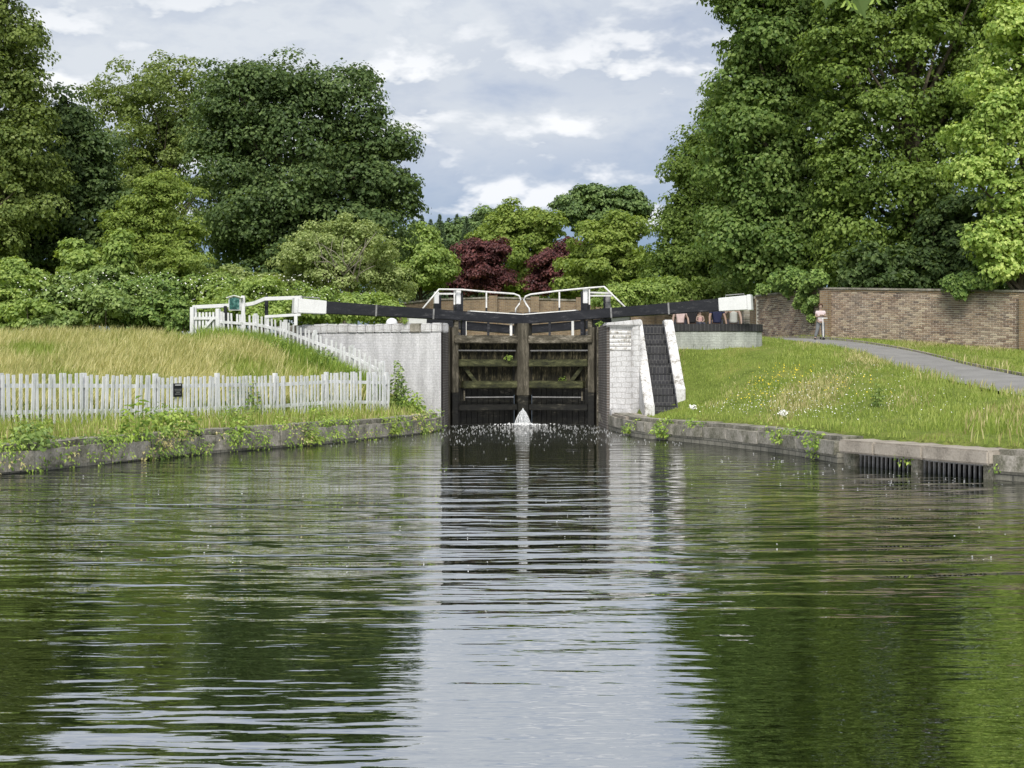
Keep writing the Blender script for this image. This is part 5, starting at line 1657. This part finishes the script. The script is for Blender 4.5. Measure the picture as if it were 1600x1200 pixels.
def bank_weeds(name, label, line, side, n, yr, seed, mat, low=True):
    """small-leaved weeds rooted in the joints of the coping, hanging over its face"""
    r_ = np.random.default_rng(seed)
    V_, Ff, base = [], [], 0
    for i in range(n):
        y_ = r_.uniform(*yr)
        x_ = bank_at(line, y_) + side * r_.uniform(-0.05, 0.12)
        zc = r_.choice([0.12, 0.22, 0.32, 0.50], p=[.3, .25, .2, .25])
        k = int(r_.integers(25, 95))
        rad = r_.uniform(0.12, 0.32)
        d = r_.normal(size=(k, 3)); d /= np.linalg.norm(d, axis=1)[:, None]
        p = np.array([x_, y_, zc]) + d * (r_.random(k) ** 0.5)[:, None] * np.array([rad, rad * 1.4, rad * 0.8])
        p[:, 2] = np.maximum(p[:, 2], 0.01)
        v_, f = leaves(p, 0.4 * d + r_.normal(size=(k, 3)) * 0.4 + np.array([-side * 0.5, -0.3, 0.6]), d + np.array([-side * 0.4, -0.2, -0.2]) + 0.4 * r_.normal(size=(k, 3)), r_.uniform(0.03, 0.085, k), 0.30)
        V_.append(v_); Ff.append(f + base); base += len(v_)
    v_, f = np.concatenate(V_), np.concatenate(Ff)
    o_ = place(name, v_, f, np.full(len(f) // 3, 3), mat)
    return tag(o_, label, 'weeds', None, 'stuff')


bank_weeds('bank_weeds', 'leafy weeds growing from the left stone bank', LB, -1, 150, (18, 42), 41, M['weed'])
bank_weeds('bank_weeds', 'dry straw-coloured tufts hanging over the left stone bank', LB, -1, 26, (18, 41), 44, M['grass_straw'])
bank_weeds('bank_weeds', 'few small weeds growing from the right stone bank', RB, 1, 12, (20, 41), 42, M['weed'])
bank_weeds('bank_weeds', 'dark trailing weeds at the foot of the left bank', LB, -1, 40, (18, 36), 43, M['lf_bramble'])


def at_bank(px_, line, off):
    """point on a bank line seen at a column of the photograph"""
    for yy in np.arange(14, 45, 0.02):
        if abs(X(px_, yy) - bank_at(line, yy)) < 0.02:
            return bank_at(line, yy) + off, yy
    return X(px_, 30), 30


for (px_, off, zb, r, h, n, leaf, lab, mt, wd) in (
        (215, -0.05, 0.42, 0.36, 0.80, 90, 0.20, 'tall dock plant with long leaves on the left bank', 'weed', 0.16),
        (60, -0.1, 0.40, 0.45, 0.45, 240, 0.12, 'reddish leafy weed spilling over the bank near the left edge', 'lf_bramble', 0.35),
        (300, -0.35, 0.5, 0.6, 0.45, 260, 0.12, 'clump of hogweed by the fence sign', 'weed', 0.3),
        (385, -0.2, 0.35, 0.28, 0.35, 150, 0.10, 'low fern on the left bank below the ivy-grown pickets', 'weed', 0.3),
        (480, 0.02, 0.10, 0.40, 0.38, 240, 0.10, 'bright fern at the waterline under the left coping', 'lf_haw', 0.3),
        (612, 0.02, 0.12, 0.30, 0.38, 180, 0.10, 'small fern at the waterline nearest the lock wall', 'lf_haw', 0.3)):
    x_, y_ = at_bank(px_, LB, off)
    plant_clump('bank_plant', lab, x_, y_, zb, r, h, n, leaf, M[mt], 'plant', wd)
for (px_, off, zb, r, h, n, leaf, lab) in (
        (1038, 0.0, 0.12, 0.34, 0.42, 260, 0.10, 'bushy fern on the right bank below the steps'),
        (985, -0.05, 0.10, 0.22, 0.25, 120, 0.08, 'small fern on the right bank nearest the gates'),
        (1218, 0.0, 0.25, 0.20, 0.30, 90, 0.09, 'yellowish weed on the right coping left of the grating'),
        (1275, 0.0, 0.25, 0.24, 0.32, 100, 0.09, 'straggly weed on the right coping beside the grating')):
    x_, y_ = at_bank(px_, RB, off)
    plant_clump('bank_plant', lab, x_, y_, zb, r, h, n, leaf, M['weed'], 'plant', 0.3)
plant_clump('ivy_plant', 'ivy climbing the end of the long picket fence against the white wall', X(622, 41.9), 41.9, 0.55, 0.24, 1.45, 620, 0.10, M['lf_bramble'], 'ivy', 0.4)
plant_clump('tall_weed', 'bright weeds heaped at the foot of the whitewashed lock wall', X(640, 42.0), 41.9, 0.46, 0.45, 0.7, 420, 0.13, M['weed'], 'weeds', 0.25)
plant_clump('ivy_plant', 'bramble grown through the pickets in the middle of the long fence', X(383, 36.6), 36.5, 0.56, 0.42, 1.05, 420, 0.10, M['lf_bramble'], 'bramble', 0.4)
plant_clump('tall_weed', 'cow parsley heap below the notice box on the slope', X(400, 45.5), 45.6, 2.0, 0.7, 0.75, 700, 0.10, M['weed'], 'weeds', 0.3)
plant_clump('tall_weed', 'nettles against the middle of the climbing picket fence', X(505, 43.6), 43.4, 1.4, 0.55, 0.95, 600, 0.10, M['lf_bramble'], 'weeds', 0.35)
for (px_, d_, r_w, h_w, lab) in ((440, 44.6, 0.6, 0.7, 'cow parsley patch in front of the climbing fence left of the nettles'), (545, 42.6, 0.45, 0.55, 'rough weeds at the foot of the climbing fence near the white wall'), (360, 46.6, 0.6, 0.55, 'grassy weeds in front of the fence right of the picket gate'), (475, 44.2, 0.5, 0.6, 'weeds in the middle of the slope below the white beam end')):
    plant_clump('tall_weed', lab, X(px_, d_), d_, g1(X(px_, d_), d_), r_w, h_w, 520, 0.09, M['weed'], 'weeds', 0.25)
for (px_, d_, z_, lab) in ((795, 46.35, 2.03, 'small fern growing on the second rail of the left lock gate'), (632, 43.0, 3.08, 'tuft of weeds on the whitewashed wall top beside the bollard'), (880, 46.45, 1.36, 'small fern growing on the third rail of the right lock gate'), (938, 45.0, 3.04, 'moss and weeds on the brick corner at the right gate hinge')):
    plant_clump('fern', lab, X(px_, d_), d_, z_, 0.13, 0.15, 70, 0.055, M['weed'], 'plant', 0.3)
for (px_, off, r_w, h_w, n_w, lab) in ((120, -0.75, 0.5, 0.55, 260, 'leafy weeds at the foot of the fence left of the dock plant'), (330, -0.9, 0.55, 0.6, 300, 'tall weeds at the foot of the fence right of the sign'), (425, -0.8, 0.45, 0.5, 240, 'weeds in front of the fence below the bramble-grown pickets'), (535, -0.6, 0.3, 0.5, 180, 'dark tuft in front of the fence near its right end')):
    xw, yw = at_bank(px_, LB, off)
    plant_clump('tall_weed', lab, xw, yw, g1(xw, yw), r_w, h_w, n_w, 0.08, M['weed'], 'weeds', 0.22)
plant_clump('thistle', 'lone dark thistle on the right grass slope', X(1371, 32), 32.0, g1(X(1371, 32), 32.0), 0.12, 0.55, 110, 0.10, M['lf_bramble'], 'plant', 0.2)
for (px_, py_, d, lab) in ((1083, 638, 38.0, 'white flower head on the grass right of the steps'), (1223, 640, 32.8, 'white flower head on the grass in the middle of the right bank')):
    x_ = X(px_, d)
    plant_clump('white_flower', lab, x_, d, g1(x_, d) + 0.10, 0.09, 0.09, 45, 0.05, M['petal_white'], 'flower', 0.5)

# ------------------------------------------------------------------ leaking water, foam
jet = MB()
rj = random.Random(12)
apex = Vector((GM[0] + 0.0, GM[1] - 0.24, Z(637, 46.55)))
for k in range(70):
    a = rj.uniform(-1, 1)
    reach = a * rj.uniform(0.16, 0.31)
    fwd = rj.uniform(0.04, 0.34)
    start = apex + Vector((a * 0.012, 0, -abs(a) * 0.05 - rj.uniform(0, 0.05)))
    pts = []
    for t in (0.0, 0.3, 0.6, 0.85, 1.0):
        pts.append(start + Vector((reach * t ** 0.85 + rj.uniform(-.006, .006), -fwd * t, -(start.z + 0.02) * t ** 1.55)))
    w0 = rj.uniform(0.003, 0.008)
    jet.tube(pts, [w0 * 0.7, w0, w0 * 1.3, w0 * 1.5, w0 * 1.2], 5, cap=False)
o = jet.build('water_jet', M['spray'], smooth=True)
tag(o, 'white fan of water leaking between the lock gates', 'water jet', None, 'stuff')
r_ = np.random.default_rng(55)
k = 420
yy = 45.9 - np.abs(r_.normal(0, 3.4, k))
xx = r_.uniform(-2.0, 3.0, k)
k2 = 140
yy = np.concatenate([yy, r_.uniform(12, 38, k2), r_.uniform(22, 30, 70)])
xx = np.concatenate([xx, r_.uniform(-0.36, 0.36, k2) * yy[k:k + k2], r_.uniform(4, 7.5, 70)])
k3 = 260
yy = np.concatenate([yy, r_.uniform(34, 42, k3)])
xx = np.concatenate([xx, r_.uniform(-5, 4, k3)])
ok = in_poly(xx, yy, LB + [(-1.85, 46.2), (2.5, 46.2)] + RB[::-1])
xx, yy = xx[ok], yy[ok]
dd = np.hypot(xx - GM[0], yy - 46.3)
sz = r_.uniform(0.003, 0.0075, len(xx)) * (0.6 + yy / 42.0)
nn_ = len(xx)
ang = r_.random(nn_) * 6.283
ring = []
for q in range(5):
    a = ang + q * 6.283 / 5
    ring.append(np.stack([xx + np.cos(a) * sz * 1.6, yy + np.sin(a) * sz, np.full(nn_, 0.003)], 1))
ctr = np.stack([xx, yy, 0.005 + sz * 0.35], 1)
vv = np.stack(ring + [ctr], 1).reshape(-1, 3)
i0 = np.arange(nn_) * 6
ff = np.concatenate([np.stack([i0 + q, i0 + (q + 1) % 5, i0 + 5], 1) for q in range(5)]).reshape(-1)
o = place('foam_flecks', vv, ff, np.full(len(ff) // 3, 3), M['foam'])
tag(o, 'white foam flecks drifting on the water from the gates', 'foam', None, 'stuff')
# thick foam at the foot of the jet
k = 380
a = r_.random(k) * 6.283
rad = np.abs(r_.normal(0, 0.26, k))
xx = GM[0] + np.cos(a) * rad * 1.7
yy = 46.1 - np.abs(np.sin(a)) * rad * 0.9
p = np.stack([xx, yy, r_.uniform(0.0, 0.06, k) * np.exp(-rad)], 1)
v_, f = leaves(p, r_.normal(size=(k, 3)) * 0.4 + np.array([0, -0.4, 1]), r_.normal(size=(k, 3)), r_.uniform(0.02, 0.06, k), 0.5, 0.1)
o = place('foam_patch', v_, f, np.full(len(f) // 3, 3), M['foam'])
tag(o, 'thick white foam spreading where the leak hits the water', 'foam', None, 'stuff')

# ------------------------------------------------------------------ people
def flat_mat(name, c, rough=0.8):
    return mottled(name, [(0.3, tuple(x * 0.82 for x in c)), (0.7, tuple(min(1, x * 1.12) for x in c))], 9, (1, 1, 1), rough, 0.003, 60)


SK = flat_mat('skin', (0.27, 0.185, 0.14), 0.6)
SK2 = flat_mat('fair_skin', (0.32, 0.235, 0.19), 0.6)


def skin_part(name, nodes, edges, root_key, mat, parent, origin, rz=0.0, scale=1.0, sub=2):
    keys = list(nodes)
    me_ = bpy.data.meshes.new(name)
    rot = Matrix.Rotation(rz, 3, 'Z')
    me_.from_pydata([rot @ (Vector(nodes[k][:3]) * scale) for k in keys], [(keys.index(a), keys.index(b_)) for a, b_ in edges], [])
    ob = bpy.data.objects.new(name + '_rig', me_)
    COL.objects.link(ob)
    md = ob.modifiers.new('skin', 'SKIN')
    md.use_smooth_shade = True
    for i, k in enumerate(keys):
        r0 = nodes[k][3]
        r1 = nodes[k][4] if len(nodes[k]) > 4 else r0
        sv = me_.skin_vertices[0].data[i]
        sv.radius = (r0 * scale, r1 * scale)
        sv.use_root = (k == root_key)
    sb = ob.modifiers.new('sub', 'SUBSURF')
    sb.levels = sb.render_levels = sub
    bpy.context.view_layer.update()
    ev = ob.evaluated_get(bpy.context.evaluated_depsgraph_get())
    out = bpy.data.meshes.new_from_object(ev)
    bpy.data.objects.remove(ob)
    out.name = name
    out.materials.clear()
    out.materials.append(mat)
    for p_ in out.polygons: p_.use_smooth = True
    o_ = bpy.data.objects.new(name, out)
    COL.objects.link(o_)
    if parent is not None:
        o_.parent = parent
        o_.location = Vector(origin) - Vector(parent.location)
    else:
        o_.location = origin
    return o_


def head_bits(parent, origin, c, r, rz, hair, long_hair=False, scale=1.0):
    """hair cap, eyes, nose, mouth around head centre c (local, facing -Y before rz)"""
    rot = Matrix.Rotation(rz, 3, 'Z')
    off = Vector(origin)

    def L_(p):
        q_ = rot @ (Vector(p) * scale)
        return (q_.x + off.x, q_.y + off.y, q_.z + off.z)
    mb = MB()
    vs, fs = [], []
    nu, nv = 14, 8
    for j in range(nv + 1):
        th = math.pi * 0.62 * j / nv
        for i in range(nu):
            ph = 2 * math.pi * i / nu
            front = max(0, -math.sin(ph))
            t2 = min(th, math.pi * (0.62 - 0.28 * front))
            if long_hair and front < 0.2 and j == nv: t2 = math.pi * 0.78
            vs.append(L_((c[0] + r * 1.06 * math.sin(t2) * math.cos(ph), c[1] + 0.012 + r * 1.16 * math.sin(t2) * math.sin(ph), c[2] + 0.015 + r * 1.28 * math.cos(t2))))
    for j in range(nv):
        for i in range(nu):
            fs.append((j * nu + i, j * nu + nu + i, j * nu + nu + (i + 1) % nu, j * nu + (i + 1) % nu))
    mb.add(vs, fs).build('hair', hair, parent, smooth=True)
    for sx_ in (-1, 1):
        MB().lathe(L_((c[0] + sx_ * r * 0.38, c[1] - r * 0.93, c[2] + 0.0)), [(0.002, -0.008), (0.009, 0), (0.002, 0.008)], 6).build('eye', M['dark'], parent)


# standing child with a scooter, arms folded, weight on one leg
pd_ = 54.0
po = (X(1282, pd_), pd_, g1(X(1282, pd_), pd_) + 0.02)
child = empty('person', po, 'child in pale pink top and grey trousers standing with a scooter by the wall', 'person')
CH = {'pel': (0, 0, 0.68, 0.10, 0.075), 'wst': (0, 0, 0.80, 0.095, 0.07), 'chest': (0, 0, 0.96, 0.115, 0.075), 'nb': (0, 0.0, 1.06, 0.05), 'nk': (0, -0.005, 1.11, 0.042),
      'hd': (0, -0.015, 1.19, 0.078, 0.088), 'ht': (0, -0.01, 1.27, 0.062, 0.072),
      'sl': (-0.135, 0, 1.02, 0.045), 'el': (-0.185, -0.04, 0.84, 0.034), 'hl': (-0.02, -0.135, 0.86, 0.026), 'fl': (0.05, -0.14, 0.88, 0.02),
      'sr': (0.135, 0, 1.02, 0.045), 'er': (0.185, -0.04, 0.85, 0.034), 'hr': (0.03, -0.15, 0.90, 0.026), 'fr': (-0.06, -0.15, 0.905, 0.02),
      'tl': (-0.075, 0, 0.64, 0.078), 'kl': (-0.12, -0.03, 0.36, 0.052), 'al': (-0.19, 0.0, 0.08, 0.035), 'ol': (-0.21, -0.13, 0.03, 0.03),
      'tr': (0.075, 0, 0.64, 0.078), 'kr': (0.09, -0.025, 0.36, 0.052), 'ar': (0.10, 0.0, 0.08, 0.035), 'or': (0.115, -0.13, 0.03, 0.03)}
CE = [('pel', 'wst'), ('wst', 'chest'), ('chest', 'nb'), ('nb', 'nk'), ('nk', 'hd'), ('hd', 'ht'), ('chest', 'sl'), ('sl', 'el'), ('el', 'hl'), ('hl', 'fl'), ('chest', 'sr'), ('sr', 'er'), ('er', 'hr'), ('hr', 'fr'),
      ('pel', 'tl'), ('tl', 'kl'), ('kl', 'al'), ('al', 'ol'), ('pel', 'tr'), ('tr', 'kr'), ('kr', 'ar'), ('ar', 'or')]
skin_part('body', CH, CE, 'pel', SK2, child, po)
top = {k: CH[k] for k in ('wst', 'chest', 'sl', 'sr')}
top = {'hem': (0, 0, 0.66, 0.125, 0.095), 'wst': (0, 0, 0.80, 0.118, 0.09), 'chest': (0, 0, 0.96, 0.132, 0.092), 'nb': (0, 0, 1.05, 0.065), 'sl': (-0.14, 0, 1.015, 0.058), 'ul': (-0.17, -0.02, 0.91, 0.055), 'sr': (0.14, 0, 1.015, 0.058), 'ur': (0.17, -0.02, 0.91, 0.055)}
skin_part('shirt', top, [('hem', 'wst'), ('wst', 'chest'), ('chest', 'nb'), ('chest', 'sl'), ('sl', 'ul'), ('chest', 'sr'), ('sr', 'ur')], 'wst', flat_mat('pale_pink_cotton', (0.60, 0.50, 0.52)), child, po)
trs = {'pel': (0, 0, 0.68, 0.115, 0.088), 'tl': (-0.077, 0, 0.60, 0.09), 'kl': (-0.12, -0.03, 0.36, 0.068), 'al': (-0.187, 0.0, 0.10, 0.058), 'tr': (0.077, 0, 0.60, 0.09), 'kr': (0.09, -0.025, 0.36, 0.068), 'ar': (0.10, 0.0, 0.10, 0.058)}
skin_part('trousers', trs, [('pel', 'tl'), ('tl', 'kl'), ('kl', 'al'), ('pel', 'tr'), ('tr', 'kr'), ('kr', 'ar')], 'pel', flat_mat('grey_denim', (0.17, 0.18, 0.19)), child, po)
for a_, t_ in (((-0.19, 0.03, 0.04), (-0.215, -0.16, 0.035)), ((0.10, 0.03, 0.04), (0.12, -0.16, 0.035))):
    skin_part('shoe', {'h': (*a_, 0.042), 't': (*t_, 0.036)}, [('h', 't')], 'h', flat_mat('dark_shoe', (0.02, 0.02, 0.025)), child, po)
head_bits(child, po, (0, -0.015, 1.21), 0.085, 0, flat_mat('brown_hair', (0.09, 0.05, 0.03)), True)
# scooter, stands in front of the child
sco = (po[0] + 0.03, po[1] - 0.22, po[2])
sc2 = empty('kick_scooter', sco, 'white kick scooter standing in front of the child', 'scooter')
MB().tube([(sco[0], sco[1] - 0.12, sco[2] + 0.08), (sco[0], sco[1] - 0.04, sco[2] + 0.78)], 0.020, 8).build('steering_column', M['rail_white'], sc2)
MB().tube([(sco[0] - 0.17, sco[1] - 0.04, sco[2] + 0.78), (sco[0] + 0.17, sco[1] - 0.04, sco[2] + 0.78)], 0.016, 8).build('handlebar', M['rail_white'], sc2)
MB().box((sco[0] + 0.02, sco[1] + 0.10, sco[2] + 0.075), (0.11, 0.42, 0.022)).build('deck', M['iron'], sc2, bevel=0.006)
for dy_ in (-0.13, 0.36):
    w_ = MB()
    w_.tube([(sco[0] - 0.013, sco[1] + dy_, sco[2] + 0.055), (sco[0] + 0.013, sco[1] + dy_, sco[2] + 0.055)], 0.055, 14)
    w_.build('wheel', M['black'], sc2)


def sitter(px_, lab, shirt, hair, skin, rz, scale=1.0, d=46.75, arm='prop', sleeve=True, long_hair=True):
    po = (X(px_, d), d, 3.085)
    ro = empty('person', po, lab, 'person', 'people sitting on the beam platform')
    up = {'prop': {'el': (-0.25, 0.06, 0.27), 'hl': (-0.27, 0.14, 0.05), 'fl': (-0.28, 0.09, 0.02), 'er': (0.25, 0.06, 0.27), 'hr': (0.27, 0.14, 0.05), 'fr': (0.28, 0.09, 0.02)},
          'head': {'el': (-0.24, 0.06, 0.27), 'hl': (-0.26, 0.14, 0.05), 'fl': (-0.27, 0.09, 0.02), 'er': (0.31, -0.06, 0.36), 'hr': (0.19, -0.10, 0.58), 'fr': (0.13, -0.10, 0.64)},
          'lap': {'el': (-0.22, -0.02, 0.27), 'hl': (-0.10, -0.20, 0.19), 'fl': (-0.04, -0.24, 0.19), 'er': (0.22, -0.02, 0.27), 'hr': (0.10, -0.20, 0.19), 'fr': (0.04, -0.24, 0.19)}}[arm]
    B = {'pel': (0, 0, 0.10, 0.14, 0.11), 'wst': (0, 0.01, 0.27, 0.12, 0.095), 'ch': (0, 0.0, 0.43, 0.145, 0.10), 'nb': (0, 0, 0.54, 0.055), 'nk': (0, -0.01, 0.59, 0.05), 'hd': (0, -0.02, 0.69, 0.075, 0.092), 'ht': (0, -0.015, 0.78, 0.062, 0.075),
         'sl': (-0.17, 0, 0.50, 0.055), 'sr': (0.17, 0, 0.50, 0.055),
         'tl': (-0.09, -0.10, 0.09, 0.085), 'kl': (-0.12, -0.46, 0.10, 0.06), 'al': (-0.12, -0.52, -0.28, 0.042), 'ol': (-0.12, -0.66, -0.33, 0.035),
         'tr': (0.09, -0.10, 0.09, 0.085), 'kr': (0.12, -0.46, 0.10, 0.06), 'ar': (0.12, -0.52, -0.28, 0.042), 'or': (0.12, -0.66, -0.33, 0.035)}
    for k_, r_2 in (('el', .040), ('hl', .030), ('fl', .024), ('er', .040), ('hr', .030), ('fr', .024)):
        B[k_] = (*up[k_], r_2)
    E = [('pel', 'wst'), ('wst', 'ch'), ('ch', 'nb'), ('nb', 'nk'), ('nk', 'hd'), ('hd', 'ht'), ('ch', 'sl'), ('sl', 'el'), ('el', 'hl'), ('hl', 'fl'), ('ch', 'sr'), ('sr', 'er'), ('er', 'hr'), ('hr', 'fr'), ('pel', 'tl'), ('tl', 'kl'), ('kl', 'al'), ('al', 'ol'), ('pel', 'tr'), ('tr', 'kr'), ('kr', 'ar'), ('ar', 'or')]
    skin_part('body', B, E, 'pel', skin, ro, po, rz, scale)
    S = {'hem': (0, 0.005, 0.08, 0.158, 0.128), 'wst': (0, 0.01, 0.27, 0.138, 0.112), 'ch': (0, 0, 0.43, 0.16, 0.115), 'nb': (0, 0, 0.515, 0.07)}
    SE = [('hem', 'wst'), ('wst', 'ch'), ('ch', 'nb')]
    if sleeve:
        S['sl'] = (-0.175, 0, 0.495, 0.066); S['sr'] = (0.175, 0, 0.495, 0.066)
        for a_, e_ in (('sl', 'el'), ('sr', 'er')):
            p_ = Vector(S[a_][:3]).lerp(Vector(up[e_]), 0.6)
            S[a_ + '2'] = (*p_, 0.056)
            SE += [('ch', a_), (a_, a_ + '2')]
    skin_part('shirt', S, SE, 'wst', shirt, ro, po, rz, scale)
    T = {'pel': (0, 0, 0.10, 0.15, 0.12), 'tl': (-0.09, -0.10, 0.09, 0.097), 'kl': (-0.12, -0.46, 0.10, 0.075), 'al': (-0.12, -0.52, -0.24, 0.058), 'tr': (0.09, -0.10, 0.09, 0.097), 'kr': (0.12, -0.46, 0.10, 0.075), 'ar': (0.12, -0.52, -0.24, 0.058)}
    skin_part('trousers', T, [('pel', 'tl'), ('tl', 'kl'), ('kl', 'al'), ('pel', 'tr'), ('tr', 'kr'), ('kr', 'ar')], 'pel', flat_mat('dark_denim', (0.05, 0.055, 0.075)), ro, po, rz, scale)
    head_bits(ro, po, (0, -0.02, 0.70), 0.086, rz, hair, long_hair, scale)
    return ro


brown = flat_mat('dark_brown_hair', (0.05, 0.03, 0.02))
fairh = flat_mat('fair_hair', (0.30, 0.19, 0.10))
sitter(1063, 'seated person in a pale pink top, leftmost under the right beam', flat_mat('pink_cotton', (0.55, 0.43, 0.41)), fairh, SK2, math.pi, 0.92)
sitter(1081, 'seated person in black beside the pink-topped one under the beam', flat_mat('black_cotton', (0.012, 0.012, 0.014)), brown, SK, math.pi, 1.0, arm='lap')
sitter(1094, 'small seated child in pink facing the camera below the beam', flat_mat('coral_cotton', (0.50, 0.31, 0.29)), fairh, SK2, 0.15, 0.55, d=46.2, arm='lap', sleeve=False)
sitter(1120, 'seated person in navy leaning on one arm under the beam', flat_mat('navy_cotton', (0.014, 0.018, 0.05)), brown, SK, math.pi + 0.15, 1.0)
sitter(1146, 'seated person in a grey vest, rightmost under the white beam end', flat_mat('grey_marl', (0.36, 0.37, 0.34)), brown, SK2, math.pi - 0.1, 0.95, arm='head', sleeve=False)

# ------------------------------------------------------------------ overhanging sycamore spray at the top of the frame
def palm_leaf(mb, p, direction, size, roll):
    """five-lobed leaf"""
    d = Vector(direction).normalized()
    side = d.cross(Vector((0, 1, 0.2))).normalized()
    n_ = side.cross(d).normalized()
    side = (Matrix.Rotation(roll, 3, d) @ side)
    n_ = side.cross(d).normalized()
    prof = [(0, 0.0), (0.10, -0.12), (0.34, -0.10), (0.28, 0.10), (0.52, 0.30), (0.30, 0.38), (0.26, 0.56), (0.12, 0.62), (0, 1.0)]
    vs, fs = [], []
    ctr = Vector(p) + d * size * 0.28
    pts_ = [(x, y) for x, y in prof] + [(-x, y) for x, y in prof[1:-1]][::-1]
    vs = [ctr] + [Vector(p) + side * x * size * 1.1 + d * y * size + n_ * abs(x) * size * 0.18 for x, y in pts_]
    k = len(pts_)
    fs = [(0, 1 + i, 1 + (i + 1) % k) for i in range(k)]
    mb.add(vs, fs)


ob_ = empty('overhanging_branch', (X(1330, 6.2), 6.2, Z(-120, 6.2)), 'dark broad leaves of an overhanging branch at the top edge', 'branch')
tw = MB()
dd_ = 6.2
tw.tube([(X(1500, dd_) + 0.8, dd_ - 0.5, Z(-420, dd_)), (X(1420, dd_), dd_, Z(-160, dd_)), (X(1350, dd_), dd_, Z(-70, dd_)), (X(1310, dd_), dd_, Z(-25, dd_))], [0.02, 0.012, 0.007, 0.004], 6)
lf = MB()
rl = random.Random(4)
for (px_, py_, sx_, sy_, sz_) in ((1292, -6, -0.25, 0, -1), (1316, -12, 0.15, 0.2, -1), (1348, -8, 0.35, 0, -0.9), (1366, -14, 0.6, 0.2, -0.8), (1332, -20, -0.1, -0.3, -1), (1395, -52, 0.7, 0, -0.7), (1272, -40, -0.7, 0.1, -0.7), (1420, -75, 0.5, 0, -0.9)):
    p = Vector((X(px_, dd_), dd_ + rl.uniform(-.1, .1), Z(py_, dd_)))
    palm_leaf(lf, p, (sx_, sy_, sz_), rl.uniform(0.072, 0.095), rl.uniform(-0.7, 0.7))
    tw.tube([p, p + Vector((0.02, 0, 0.06)), (X(1350, dd_), dd_, Z(-70, dd_))], 0.0025, 4)
tw.build('twig', M['bark'], ob_)
lf.build('leaves', M['lf_sycdark'], ob_)
for (px_, py_) in ((1318, 6), (1326, 10), (1362, 2)):
    key = MB()
    p = Vector((X(px_, dd_), dd_ - 0.06, Z(py_, dd_)))
    for sg_ in (-1, 1):
        key.add([p, p + Vector((sg_ * 0.012, 0, -0.004)), p + Vector((sg_ * 0.026, 0.004, -0.030)), p + Vector((sg_ * 0.012, 0, -0.026))], [(0, 1, 2, 3)])
    key.tube([p, p + Vector((0, 0, 0.10))], 0.0015, 4)
    key.build('seed_key', M['lf_maple'], ob_)

# ------------------------------------------------------------------ distant woodland closing the view
lob = []
r_ = np.random.default_rng(77)
for i in range(34):
    d = r_.uniform(138, 160)
    px_ = -150 + i * 58 + r_.uniform(-20, 20)
    top = r_.uniform(395, 430)
    lob.append((X(px_, d), d, Z(470, d), 44 * d / F, 5, (470 - top) * d / F))
v_, f, C, Rr = crown(lob, 20000, 0.6, 1.2, 0.7, 0.6, 0.1, sub=0)
o = place('distant_woodland', v_, f, np.full(len(f) // 3, 3), M['lf_far'])
tag(o, 'distant green woodland closing the view behind the trees', 'woodland', None, 'stuff')
